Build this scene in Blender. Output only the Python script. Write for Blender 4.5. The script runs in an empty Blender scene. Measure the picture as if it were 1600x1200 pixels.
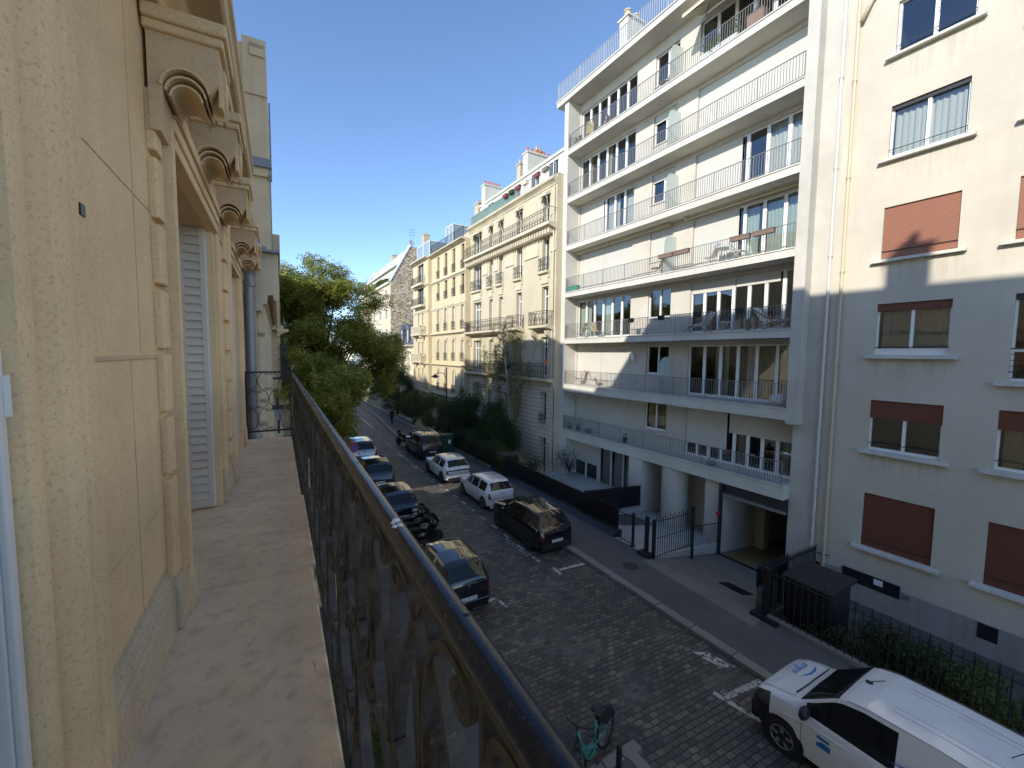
import bpy, math, random
import numpy as np
from mathutils import Vector, Matrix
random.seed(7); rng = np.random.default_rng(7)
PI = math.pi
sc = bpy.context.scene
COL = sc.collection
H = 7.8                     # eye height over the street
LA = -0.0165                # the left facade is turned a little

# ------------------------------------------------------------------ mesh builder
class MB:
    def __init__(s): s.v = []; s.f = []; s.mi = []
    def add(s, vs, fs, mi=0):
        b = len(s.v); s.v += [tuple(p) for p in vs]
        s.f += [tuple(i + b for i in f) for f in fs]; s.mi += [mi] * len(fs)
    def box(s, x0, x1, y0, y1, z0, z1, mi=0):
        s.add([(x0,y0,z0),(x1,y0,z0),(x1,y1,z0),(x0,y1,z0),(x0,y0,z1),(x1,y0,z1),(x1,y1,z1),(x0,y1,z1)],
              [(0,3,2,1),(4,5,6,7),(0,1,5,4),(1,2,6,5),(2,3,7,6),(3,0,4,7)], mi)
        return s
    def quad(s, a, b, c, d, mi=0): s.add([a,b,c,d], [(0,1,2,3)], mi); return s
    def prism(s, poly, axis, a, b, mi=0):
        """poly of 2-D points extruded along axis (x: (y,z), y: (x,z), z: (x,y))"""
        n = len(poly)
        def P(p, t):
            return (t,p[0],p[1]) if axis == 'x' else ((p[0],t,p[1]) if axis == 'y' else (p[0],p[1],t))
        vs = [P(p,a) for p in poly] + [P(p,b) for p in poly]
        fs = [tuple(range(n-1,-1,-1)), tuple(range(n,2*n))] + [(i,(i+1)%n,n+(i+1)%n,n+i) for i in range(n)]
        s.add(vs, fs, mi); return s
    def tube(s, pts, r, n=6, closed=False, mi=0, cap=True):
        pts = [Vector(p) for p in pts]; m = len(pts)
        rr = r if isinstance(r, (list, tuple)) else [r]*m
        up = None; rings = []
        for i, p in enumerate(pts):
            if closed: t = pts[(i+1)%m] - pts[i-1]
            else: t = pts[min(i+1,m-1)] - pts[max(i-1,0)]
            if t.length < 1e-9: t = Vector((0,0,1))
            t.normalize()
            if up is None:
                up = Vector((0,0,1)) if abs(t.z) < .9 else Vector((1,0,0))
            u = (up - t*up.dot(t))
            if u.length < 1e-6: u = t.orthogonal()
            u.normalize(); up = u; w = t.cross(u)
            rings.append([p + (u*math.cos(2*PI*k/n) + w*math.sin(2*PI*k/n))*rr[i] for k in range(n)])
        vs = [q for ring in rings for q in ring]; fs = []
        for i in range(m if closed else m-1):
            j = (i+1) % m
            for k in range(n): fs.append((i*n+k, i*n+(k+1)%n, j*n+(k+1)%n, j*n+k))
        if cap and not closed:
            fs.append(tuple(range(n-1,-1,-1))); fs.append(tuple((m-1)*n+k for k in range(n)))
        s.add(vs, fs, mi); return s
    def rod(s, a, b, r, n=6, mi=0): return s.tube([a,b], r, n, mi=mi)
    def lathe(s, prof, cx, cy, n=16, mi=0, z0=0):
        vs = []; fs = []; m = len(prof)
        for (r, z) in prof:
            for k in range(n): vs.append((cx + r*math.cos(2*PI*k/n), cy + r*math.sin(2*PI*k/n), z+z0))
        for i in range(m-1):
            for k in range(n): fs.append((i*n+k, i*n+(k+1)%n, (i+1)*n+(k+1)%n, (i+1)*n+k))
        fs.append(tuple(range(n-1,-1,-1))); fs.append(tuple((m-1)*n+k for k in range(n)))
        s.add(vs, fs, mi); return s
    def sphere(s, c, r, n=10, m=7, sx=1, sy=1, sz=1, mi=0):
        vs = [(c[0], c[1], c[2]-r*sz)]; fs = []
        for i in range(1, m):
            a = -PI/2 + PI*i/m
            for k in range(n): vs.append((c[0]+r*sx*math.cos(a)*math.cos(2*PI*k/n), c[1]+r*sy*math.cos(a)*math.sin(2*PI*k/n), c[2]+r*sz*math.sin(a)))
        vs.append((c[0], c[1], c[2]+r*sz)); L = len(vs)-1
        for k in range(n): fs.append((0, 1+(k+1)%n, 1+k))
        for i in range(m-2):
            for k in range(n): fs.append((1+i*n+k, 1+i*n+(k+1)%n, 1+(i+1)*n+(k+1)%n, 1+(i+1)*n+k))
        for k in range(n): fs.append((1+(m-2)*n+k, 1+(m-2)*n+(k+1)%n, L))
        s.add(vs, fs, mi); return s
    def ribbon(s, pts, x0, x1, t, mi=0, plane='yz', taper=None):
        """flat bar bent in a plane; pts 2-D; bar is x0..x1 deep and t thick"""
        n = len(pts); L = []; R = []
        for i in range(n):
            a = pts[max(i-1,0)]; b = pts[min(i+1,n-1)]
            dx, dy = b[0]-a[0], b[1]-a[1]; l = math.hypot(dx,dy) or 1
            tt = t if taper is None else t*taper[i]
            nx, ny = -dy/l*tt/2, dx/l*tt/2
            L.append((pts[i][0]+nx, pts[i][1]+ny)); R.append((pts[i][0]-nx, pts[i][1]-ny))
        def P(p, x): return (x,p[0],p[1]) if plane == 'yz' else (p[0],x,p[1])
        vs = []
        for i in range(n): vs += [P(L[i],x0),P(L[i],x1),P(R[i],x1),P(R[i],x0)]
        fs = []
        for i in range(n-1):
            for k in range(4): fs.append((i*4+k,i*4+(k+1)%4,(i+1)*4+(k+1)%4,(i+1)*4+k))
        fs += [(3,2,1,0),((n-1)*4,(n-1)*4+1,(n-1)*4+2,(n-1)*4+3)]
        s.add(vs, fs, mi); return s
    def mesh(s, name, mats, smooth=False, sharp=None):
        me = bpy.data.meshes.new(name); me.from_pydata(s.v, [], s.f)
        for m in (mats if isinstance(mats,(list,tuple)) else [mats]): me.materials.append(m)
        if len(me.materials) > 1: me.polygons.foreach_set('material_index', s.mi)
        if smooth:
            me.polygons.foreach_set('use_smooth', [True]*len(me.polygons))
            if sharp: me.set_sharp_from_angle(angle=math.radians(sharp))
        me.update(); return me
    def obj(s, name, mats, parent=None, smooth=False, sharp=None, fix=True):
        me = s.mesh(name, mats, smooth, sharp)
        if fix:
            import bmesh
            bm = bmesh.new(); bm.from_mesh(me); bmesh.ops.recalc_face_normals(bm, faces=bm.faces); bm.to_mesh(me); bm.free()
        o = bpy.data.objects.new(name, me); COL.objects.link(o)
        if parent is not None: o.parent = parent
        return o
def tag(o, label=None, cat=None, group=None, kind=None):
    if label: o['label'] = label
    if cat: o['category'] = cat
    if group: o['group'] = group
    if kind: o['kind'] = kind
    return o
def empty(name, loc=(0,0,0), rz=0, label=None, cat=None, group=None):
    o = bpy.data.objects.new(name, None); COL.objects.link(o); o.location = loc; o.rotation_euler = (0,0,rz)
    o.empty_display_size = .2
    return tag(o, label, cat, group)
KIDS = {}
def kids(o): return [c for c in bpy.data.objects if c.parent == o]
def copy_tree(o, loc=None, rz=None, label=None, parent=None):
    c = o.copy(); COL.objects.link(c)
    if parent is not None: c.parent = parent
    for ch in kids(o):
        copy_tree(ch, parent=c)
    if loc is not None: c.location = loc
    if rz is not None: c.rotation_euler = (0,0,rz)
    if label: c['label'] = label
    return c
def copy_part(o, parent, loc=None):
    c = o.copy(); COL.objects.link(c); c.parent = parent
    if loc is not None: c.location = loc
    return c
def bevel(o, w, n=2):
    m = o.modifiers.new('bevel','BEVEL'); m.width = w; m.segments = n; m.limit_method = 'ANGLE'; m.angle_limit = math.radians(40)
    m.harden_normals = False; return o

# ------------------------------------------------------------------ materials
def newmat(name):
    m = bpy.data.materials.new(name); m.use_nodes = True
    nt = m.node_tree; b = nt.nodes['Principled BSDF']; return m, nt, b
def node(nt, t, **kw):
    n = nt.nodes.new(t)
    for k, v in kw.items():
        if k in n.inputs: n.inputs[k].default_value = v
        else: setattr(n, k, v)
    return n
def rgb(c, k=1): return (c[0]*k, c[1]*k, c[2]*k, 1)
def mixc(nt, fac, a, b, mode='MIX'):
    n = nt.nodes.new('ShaderNodeMix'); n.data_type = 'RGBA'; n.blend_type = mode
    for s, v in ((n.inputs[0],fac),(n.inputs[6],a),(n.inputs[7],b)):
        if hasattr(v, 'is_output') or isinstance(v, bpy.types.NodeSocket): nt.links.new(v, s)
        else: s.default_value = v
    return n.outputs[2]
def ramp(nt, src, stops):
    r = nt.nodes.new('ShaderNodeValToRGB'); e = r.color_ramp.elements
    while len(e) < len(stops): e.new(.5)
    for i, (p, c) in enumerate(stops):
        e[i].position = p; e[i].color = c if len(c) == 4 else (*c, 1)
    nt.links.new(src, r.inputs[0]); return r.outputs[0]
def coords(nt, scale=(1,1,1), kind='pos', rot=(0,0,0)):
    mp = nt.nodes.new('ShaderNodeMapping'); mp.inputs['Scale'].default_value = scale; mp.inputs['Rotation'].default_value = rot
    if kind == 'pos':
        g = nt.nodes.new('ShaderNodeNewGeometry'); nt.links.new(g.outputs['Position'], mp.inputs[0])
    else:
        g = nt.nodes.new('ShaderNodeTexCoord'); nt.links.new(g.outputs['Object'], mp.inputs[0])
    return mp.outputs[0]
def noise(nt, vec, scale, detail=4, rough=.55):
    n = node(nt, 'ShaderNodeTexNoise', Scale=scale, Detail=detail, Roughness=rough); nt.links.new(vec, n.inputs['Vector']); return n.outputs['Fac']
def bump(nt, b, h, strength=.3, dist=.01, prev=None):
    n = node(nt, 'ShaderNodeBump', Strength=strength, Distance=dist); nt.links.new(h, n.inputs['Height'])
    if prev is not None: nt.links.new(prev, n.inputs['Normal'])
    nt.links.new(n.outputs[0], b.inputs['Normal']); return n.outputs[0]
def plain(name, c, rough=.5, metal=0, spec=.5, var=.12, scale=3., coat=0, bmp=0, kind='pos'):
    m, nt, b = newmat(name); b.inputs['Roughness'].default_value = rough; b.inputs['Metallic'].default_value = metal
    b.inputs['Specular IOR Level'].default_value = spec; b.inputs['Coat Weight'].default_value = coat
    v = coords(nt, kind=kind); n = noise(nt, v, scale, 5)
    col = mixc(nt, n, rgb(c, 1-var), rgb(c, 1+var)); nt.links.new(col, b.inputs['Base Color'])
    if bmp: bump(nt, b, noise(nt, v, scale*12, 3), bmp, .01)
    return m
def stone(name, c, stain=(.5,.42,.33), amt=.35, scale=1.2, speck=60., bmp=.25, streak=.5, rough=.85):
    """weathered plaster or limestone: soft blotches, run-off streaks, fine grain"""
    m, nt, b = newmat(name); b.inputs['Roughness'].default_value = rough; b.inputs['Specular IOR Level'].default_value = .25
    v = coords(nt)
    big = noise(nt, v, scale, 6, .6)
    col = mixc(nt, ramp(nt, big, [(.35,(0,0,0)),(.7,(1,1,1))]), rgb(c,.9), rgb(c,1.07))
    st = noise(nt, coords(nt, (3.2,3.2,.22)), 1.3, 5, .6)
    f1 = ramp(nt, st, [(.5,(0,0,0)),(.78,(streak,streak,streak))])
    col = mixc(nt, f1, col, (c[0]*stain[0]*1.35, c[1]*stain[1]*1.5, c[2]*stain[2]*1.7, 1))
    sp = noise(nt, v, speck, 3, .7)
    f2 = ramp(nt, sp, [(.3,(amt,amt,amt)),(.47,(0,0,0))])
    col = mixc(nt, f2, col, (c[0]*stain[0], c[1]*stain[1], c[2]*stain[2], 1))
    nt.links.new(col, b.inputs['Base Color'])
    bump(nt, b, sp, bmp, .006)
    return m
def glassmat(name='window_glass', tint=(.9,.95,.93), rough=.0):
    m, nt, b = newmat(name); out = nt.nodes['Material Output']; nt.nodes.remove(b)
    tr = node(nt, 'ShaderNodeBsdfTransparent', Color=rgb(tint,.8)); gl = node(nt, 'ShaderNodeBsdfGlossy', Color=(.95,.97,1,1), Roughness=.015+rough)
    fr = node(nt, 'ShaderNodeFresnel', IOR=1.55); mp = node(nt, 'ShaderNodeMath', operation='MULTIPLY_ADD')
    nt.links.new(fr.outputs[0], mp.inputs[0]); mp.inputs[1].default_value = 1.5; mp.inputs[2].default_value = .06
    v = coords(nt); nn = noise(nt, v, 1.1, 2); bp = node(nt, 'ShaderNodeBump', Strength=.06, Distance=.05); nt.links.new(nn, bp.inputs['Height'])
    nt.links.new(bp.outputs[0], gl.inputs['Normal'])
    mx = nt.nodes.new('ShaderNodeMixShader'); nt.links.new(mp.outputs[0], mx.inputs[0]); nt.links.new(tr.outputs[0], mx.inputs[1]); nt.links.new(gl.outputs[0], mx.inputs[2])
    nt.links.new(mx.outputs[0], out.inputs[0]); return m
def carpaint(name, c, rough=.12, metal=0.0, dirt=.5):
    m, nt, b = newmat(name); b.inputs['Roughness'].default_value = rough; b.inputs['Metallic'].default_value = metal
    b.inputs['Coat Weight'].default_value = 1; b.inputs['Coat Roughness'].default_value = .03
    v = coords(nt, kind='obj'); n = noise(nt, v, 2.5, 6, .7)
    col = mixc(nt, ramp(nt, n, [(.45,(0,0,0)),(.85,(dirt*.3,)*3)]), rgb(c), (.22,.2,.17,1)); nt.links.new(col, b.inputs['Base Color'])
    return m
def foliage(name, c1, c2, c3=None, trans=.35):
    m, nt, b = newmat(name); out = nt.nodes['Material Output']
    g = nt.nodes.new('ShaderNodeNewGeometry'); v = coords(nt)
    n = noise(nt, v, .7, 3); col = mixc(nt, ramp(nt, n, [(.35,(0,0,0)),(.65,(1,1,1))]), rgb(c1), rgb(c2))
    r = ramp(nt, g.outputs['Random Per Island'], [(.0,(0,0,0)),(.6,(0,0,0)),(1,(1,1,1))])
    col = mixc(nt, r, col, rgb(c3 or c2, 1.1)); nt.links.new(col, b.inputs['Base Color'])
    b.inputs['Roughness'].default_value = .55; b.inputs['Specular IOR Level'].default_value = .3
    tl = nt.nodes.new('ShaderNodeBsdfTranslucent'); nt.links.new(col, tl.inputs[0])
    mx = nt.nodes.new('ShaderNodeMixShader'); mx.inputs[0].default_value = trans
    nt.links.new(b.outputs[0], mx.inputs[1]); nt.links.new(tl.outputs[0], mx.inputs[2]); nt.links.new(mx.outputs[0], out.inputs[0])
    return m
M = {}
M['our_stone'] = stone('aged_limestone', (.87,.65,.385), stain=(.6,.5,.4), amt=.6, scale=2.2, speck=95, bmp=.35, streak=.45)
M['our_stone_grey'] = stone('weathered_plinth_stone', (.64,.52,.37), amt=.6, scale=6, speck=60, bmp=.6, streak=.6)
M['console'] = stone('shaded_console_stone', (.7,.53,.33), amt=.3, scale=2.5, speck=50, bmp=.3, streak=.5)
M['nb_stone'] = stone('pale_limestone', (.76,.66,.48), amt=.2, scale=1.5, speck=30, streak=.35)
M['floor'] = None
M['cream'] = stone('cream_stucco', (.57,.52,.425), stain=(.6,.55,.5), amt=.18, scale=.5, speck=22, bmp=.15, streak=.32)
def add_sill_stains(m, z0, pitch, yc, half):
    nt = m.node_tree; b = nt.nodes['Principled BSDF']; src = b.inputs['Base Color'].links[0].from_socket
    v = coords(nt); sp = nt.nodes.new('ShaderNodeSeparateXYZ'); nt.links.new(v, sp.inputs[0])
    def mth(op, a, c):
        n = node(nt, 'ShaderNodeMath', operation=op); nt.links.new(a, n.inputs[0])
        if c is not None: n.inputs[1].default_value = c
        return n.outputs[0]
    t = mth('FRACT', mth('MULTIPLY', mth('SUBTRACT', sp.outputs[2], z0), 1/pitch), None)
    under = ramp(nt, t, [(.66,(0,0,0)),(.93,(.75,.75,.75)),(1,(1,1,1))])
    ym = ramp(nt, mth('MULTIPLY', mth('ABSOLUTE', mth('SUBTRACT', sp.outputs[1], yc), None), .5), [(half*.36,(1,1,1)),(half*.5,(0,0,0))])
    st = ramp(nt, noise(nt, coords(nt, (1,5.5,.35)), 1.5, 6, .65), [(.45,(0,0,0)),(.72,(.6,.6,.6))])
    f = mixc(nt, 1, mixc(nt, 1, under, ym, 'MULTIPLY'), st, 'MULTIPLY')
    nt.links.new(mixc(nt, f, src, (.3,.25,.19,1)), b.inputs['Base Color'])
M['plinthgrey'] = stone('grey_render', (.33,.315,.29), amt=.15, scale=.8, speck=20)
M['modern'] = stone('off_white_concrete', (.59,.565,.505), stain=(.6,.56,.5), amt=.12, scale=.7, speck=25, bmp=.08, streak=.38)
M['modern_wall'] = stone('beige_render', (.55,.51,.44), stain=(.72,.68,.62), amt=.1, scale=.6, speck=30, bmp=.1, streak=.15)
M['pier'] = stone('pale_cladding', (.53,.5,.44), stain=(.7,.66,.6), amt=.1, scale=.9, speck=18, bmp=.08, streak=.4)
M['haus'] = stone('rendered_limestone', (.55,.485,.35), stain=(.6,.55,.46), amt=.25, scale=.5, speck=7, bmp=.2, streak=.4)
M['haus_trim'] = stone('stone_trim', (.6,.53,.39), amt=.1, scale=.7, speck=10, streak=.3)
M['yellow'] = stone('yellow_limestone', (.58,.49,.32), stain=(.65,.58,.42), amt=.2, scale=.5, speck=8, streak=.35)
M['chimney_w'] = stone('white_chimney_render', (.62,.6,.53), scale=.5, speck=8, streak=.6)
M['chimney_b'] = stone('tan_chimney_render', (.5,.42,.32), scale=.5, speck=8, streak=.4)
M['terracotta'] = plain('terracotta', (.5,.16,.09), .8, var=.2)
M['planter_tc'] = plain('terracotta_planter', (.2,.14,.11), .85)
M['white'] = plain('white_paint', (.78,.78,.76), .4, var=.04)
M['shutter'] = None
M['whiteshut'] = plain('white_roller_slats', (.64,.63,.58), .5, var=.04)
M['glass'] = glassmat()
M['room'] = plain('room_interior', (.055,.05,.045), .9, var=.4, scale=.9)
M['curtain'] = plain('white_curtain', (.72,.72,.68), .9, var=.06)
M['curtain_y'] = plain('yellow_curtain', (.62,.5,.25), .9)
M['curtain_g'] = plain('pale_green_curtain', (.5,.58,.5), .9)
M['black_iron'] = plain('black_iron', (.013,.013,.016), .45, var=.4, scale=20, bmp=.1)
M['dark_iron'] = plain('dark_window_iron', (.03,.032,.035), .5)
M['grey_iron'] = plain('grey_balustrade_paint', (.2,.195,.19), .5)
M['lightgrey_iron'] = plain('light_grey_balustrade', (.4,.41,.42), .45)
M['zinc'] = plain('zinc', (.26,.28,.31), .45, metal=.5)
M['slate'] = plain('slate_roof', (.1,.11,.14), .5, var=.35, scale=4)
M['pipe'] = plain('painted_downpipe', (.55,.47,.32), .5, var=.06)
M['pipe_w'] = plain('white_downpipe', (.6,.58,.53), .4, var=.05)
M['frosted'] = plain('frosted_glass', (.5,.56,.53), .25, var=.05)
M['awning'] = plain('beige_awning_cloth', (.6,.53,.4), .8)
M['wood'] = plain('brown_wood', (.2,.11,.06), .6, var=.3, scale=9)
M['red'] = plain('red_canvas', (.45,.06,.04), .7)
M['green_plastic'] = plain('green_plastic', (.03,.22,.15), .5)
M['green_net'] = plain('green_windbreak', (.07,.19,.15), .7, var=.25, scale=1.5)
M['pot_red'] = plain('red_pot', (.2,.045,.045), .5)
M['pot_grey'] = plain('grey_pot', (.16,.15,.14), .6)
M['asphalt'] = None
M['leaf_big'] = foliage('honey_locust_leaves', (.16,.21,.04), (.3,.34,.065), (.6,.53,.15), .5)
M['leaf_dark'] = foliage('dark_shrub_leaves', (.026,.046,.015), (.042,.07,.022), (.07,.1,.03), .25)
M['leaf_mid'] = foliage('green_shrub_leaves', (.04,.075,.018), (.07,.11,.025), (.12,.14,.03), .3)
M['leaf_birch'] = foliage('birch_leaves', (.2,.19,.06), (.32,.27,.1), (.42,.32,.12), .45)
M['bark'] = plain('dark_bark', (.06,.045,.03), .9, var=.4, scale=8, bmp=.3)
M['birch'] = plain('pale_birch_bark', (.42,.39,.34), .8, var=.4, scale=7)
M['rubber'] = plain('rubber', (.012,.012,.012), .75)
M['alloy'] = plain('alloy_rim', (.45,.46,.48), .3, metal=.8)
M['dark_alloy'] = plain('dark_rim', (.05,.05,.055), .35, metal=.5)
M['carglass'] = None
M['blk_plastic'] = plain('black_plastic', (.016,.016,.017), .5)
M['lamp_red'] = plain('red_lens', (.16,.008,.01), .15, coat=1)
M['lamp_clear'] = plain('clear_lens', (.4,.42,.44), .1, coat=1)
M['lamp_dark'] = plain('smoked_headlamp', (.06,.065,.07), .08, coat=1, var=.8, scale=14, kind='obj')
M['plate'] = plain('number_plate', (.75,.75,.72), .4, var=.03)
M['ink'] = plain('black_ink', (.01,.01,.012), .5)
M['blue_ink'] = plain('blue_decal', (.015,.16,.5), .4)
M['grey_ink'] = plain('grey_decal', (.45,.5,.55), .4)
M['teal'] = plain('teal_bike_paint', (.04,.2,.165), .35, coat=.5)
M['road_paint'] = None
def m_carglass():
    m, nt, b = newmat('tinted_car_glass'); b.inputs['Base Color'].default_value = (.012,.013,.014,1); b.inputs['Roughness'].default_value = .03
    b.inputs['Specular IOR Level'].default_value = .45; return m
M['carglass'] = m_carglass()
def m_floor():
    m, nt, b = newmat('worn_balcony_stone'); b.inputs['Roughness'].default_value = .75
    v = coords(nt); big = noise(nt, v, 2.2, 7, .65); fine = noise(nt, v, 90, 3, .7); mid = noise(nt, v, 14, 5, .6)
    col = mixc(nt, ramp(nt, big, [(.3,(0,0,0)),(.7,(1,1,1))]), (.66,.52,.35,1), (.85,.7,.49,1))
    col = mixc(nt, ramp(nt, mid, [(.3,(.55,.55,.55)),(.5,(0,0,0))]), col, (.45,.36,.25,1))
    vo = node(nt, 'ShaderNodeTexVoronoi', Scale=28., Randomness=1.); nt.links.new(v, vo.inputs['Vector'])
    pits = ramp(nt, vo.outputs['Distance'], [(.05,(1,1,1)),(.12,(0,0,0))])
    gate = ramp(nt, mid, [(.5,(0,0,0)),(.62,(1,1,1))])
    pm = mixc(nt, 1, pits, gate, 'MULTIPLY')
    col = mixc(nt, pm, col, (.13,.1,.07,1))
    wv = node(nt, 'ShaderNodeTexNoise', Scale=5., Detail=4.); nt.links.new(v, wv.inputs['Vector']); sc2 = node(nt, 'ShaderNodeVectorMath', operation='SCALE', Scale=.12); nt.links.new(wv.outputs['Color'], sc2.inputs[0])
    av = node(nt, 'ShaderNodeVectorMath', operation='ADD'); nt.links.new(v, av.inputs[0]); nt.links.new(sc2.outputs[0], av.inputs[1])
    ve = node(nt, 'ShaderNodeTexVoronoi', Scale=1.3, feature='DISTANCE_TO_EDGE'); nt.links.new(av.outputs[0], ve.inputs['Vector'])
    ck = mixc(nt, 1, ramp(nt, ve.outputs['Distance'], [(.0,(1,1,1)),(.0035,(0,0,0))]), ramp(nt, big, [(.6,(0,0,0)),(.68,(1,1,1))]), 'MULTIPLY'); col = mixc(nt, ck, col, (.12,.09,.06,1))
    nt.links.new(col, b.inputs['Base Color']); p = bump(nt, b, fine, .4, .003); p = bump(nt, b, big, .5, .02, p); bump(nt, b, pits, -.3, .004, p); return m
M['floor'] = m_floor()
def m_shutter():
    m, nt, b = newmat('chipped_shutter_paint'); b.inputs['Roughness'].default_value = .6
    v = coords(nt); n = noise(nt, v, 35, 5, .7); n2 = noise(nt, v, 4, 3)
    f = mixc(nt, 1, ramp(nt, n, [(.3,(1,1,1)),(.38,(0,0,0))]), ramp(nt, n2, [(.5,(0,0,0)),(.62,(1,1,1))]), 'MULTIPLY')
    col = mixc(nt, f, mixc(nt, n2, (.6,.58,.52,1), (.7,.67,.6,1)), (.2,.14,.09,1)); nt.links.new(col, b.inputs['Base Color']); return m
M['shutter'] = m_shutter()
def m_cobble():
    m, nt, b = newmat('granite_setts'); b.inputs['Roughness'].default_value = .62; b.inputs['Specular IOR Level'].default_value = .35
    v0 = coords(nt); w = node(nt, 'ShaderNodeTexNoise', Scale=2.2, Detail=3.); nt.links.new(v0, w.inputs['Vector'])
    off = node(nt, 'ShaderNodeVectorMath', operation='SCALE', Scale=.07); nt.links.new(w.outputs['Color'], off.inputs[0])
    ad = node(nt, 'ShaderNodeVectorMath', operation='ADD'); nt.links.new(v0, ad.inputs[0]); nt.links.new(off.outputs[0], ad.inputs[1])
    mp = node(nt, 'ShaderNodeMapping'); mp.inputs['Rotation'].default_value = (0,0,.05); nt.links.new(ad.outputs[0], mp.inputs[0])
    br = node(nt, 'ShaderNodeTexBrick', Scale=1., offset=.5); br.inputs['Color1'].default_value = (0,0,0,1); br.inputs['Color2'].default_value = (1,1,1,1)
    br.inputs['Mortar'].default_value = (.5,.5,.5,1); br.inputs['Mortar Size'].default_value = .011; br.inputs['Mortar Smooth'].default_value = .4
    br.inputs['Brick Width'].default_value = .215; br.inputs['Row Height'].default_value = .135; nt.links.new(mp.outputs[0], br.inputs['Vector'])
    stonec = ramp(nt, br.outputs['Color'], [(0,(.05,.046,.042)),(.45,(.115,.098,.08)),(.8,(.17,.143,.114)),(1,(.26,.22,.172))])
    fine = noise(nt, v0, 45, 4, .7); stonec = mixc(nt, .35, stonec, mixc(nt, fine, (.03,.03,.03,1), (.2,.19,.17,1)))
    big = noise(nt, v0, .33, 5, .6)
    mort = mixc(nt, ramp(nt, noise(nt, v0, .5, 3), [(.55,(0,0,0)),(.68,(1,1,1))]), (.022,.02,.019,1), (.2,.19,.17,1))
    col = mixc(nt, br.outputs['Fac'], stonec, mort)
    asp = ramp(nt, noise(nt, v0, .9, 4, .55), [(.6,(0,0,0)),(.64,(1,1,1))])
    asp2 = mixc(nt, 1, asp, ramp(nt, big, [(.42,(0,0,0)),(.5,(1,1,1))]), 'MULTIPLY')
    col = mixc(nt, asp2, col, mixc(nt, fine, (.03,.03,.031,1), (.07,.068,.066,1)))
    col = mixc(nt, ramp(nt, noise(nt, v0, .6, 5), [(.4,(.0,.0,.0)),(.75,(.6,.6,.6))]), col, (.045,.042,.039,1))
    nt.links.new(col, b.inputs['Base Color'])
    inv = node(nt, 'ShaderNodeMath', operation='SUBTRACT'); inv.inputs[0].default_value = 1; nt.links.new(br.outputs['Fac'], inv.inputs[1])
    hgt = mixc(nt, asp2, inv.outputs[0], (.75,.75,.75,1)); p = bump(nt, b, hgt, .9, .018); bump(nt, b, fine, .25, .004, p); return m
M['cobble'] = m_cobble()
def m_asphalt(name, c, seam=False):
    m, nt, b = newmat(name); b.inputs['Roughness'].default_value = .8; v = coords(nt)
    f = noise(nt, v, 120, 3, .7); g = noise(nt, v, .8, 6, .65)
    col = mixc(nt, ramp(nt, g, [(.35,(0,0,0)),(.7,(1,1,1))]), rgb(c,.78), rgb(c,1.18)); col = mixc(nt, .3, col, mixc(nt, f, rgb(c,.5), rgb(c,1.5)))
    st = ramp(nt, noise(nt, coords(nt, (2.2,.9,1)), 1.6, 6, .7), [(.62,(0,0,0)),(.72,(.55,.55,.55))]); col = mixc(nt, st, col, rgb(c,.5))
    nt.links.new(col, b.inputs['Base Color']); bump(nt, b, f, .3, .003); return m
M['asphalt'] = m_asphalt('pavement_asphalt', (.1,.094,.088)); M['concrete'] = m_asphalt('drive_concrete', (.19,.17,.14)); M['kerb'] = m_asphalt('granite_kerb', (.23,.215,.19))
M['court'] = m_asphalt('court_paving', (.42,.4,.36))
def m_paint():
    m, nt, b = newmat('worn_road_paint'); v = coords(nt); out = nt.nodes['Material Output']
    n = noise(nt, v, 7, 8, .7); tr = nt.nodes.new('ShaderNodeBsdfTransparent'); b.inputs['Base Color'].default_value = (.5,.48,.44,1)
    mx = nt.nodes.new('ShaderNodeMixShader'); nt.links.new(ramp(nt, n, [(.4,(0,0,0)),(.52,(1,1,1))]), mx.inputs[0])
    nt.links.new(tr.outputs[0], mx.inputs[1]); nt.links.new(b.outputs[0], mx.inputs[2]); nt.links.new(mx.outputs[0], out.inputs[0]); return m
M['road_paint'] = m_paint()
M['lettering_paint'] = plain('road_lettering_paint', (.42,.41,.38), .8, var=.35, scale=9)
def m_rubble():
    m, nt, b = newmat('rubble_stone'); b.inputs['Roughness'].default_value = .9
    mp = coords(nt, (1,1,1)); br = node(nt, 'ShaderNodeTexVoronoi', Scale=2.6, Randomness=.9); nt.links.new(coords(nt,(1,1,1.9)), br.inputs['Vector'])
    sep = nt.nodes.new('ShaderNodeSeparateColor'); nt.links.new(br.outputs['Color'], sep.inputs[0])
    col = ramp(nt, sep.outputs[0], [(0,(.34,.26,.17)),(.5,(.5,.4,.27)),(1,(.7,.6,.44))])
    ed = ramp(nt, br.outputs['Distance'], [(.5,(0,0,0)),(.7,(1,1,1))]); col = mixc(nt, ed, col, (.2,.15,.1,1)); nt.links.new(col, b.inputs['Base Color'])
    bump(nt, b, br.outputs['Distance'], -.6, .05); return m
M['rubble'] = m_rubble()
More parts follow.
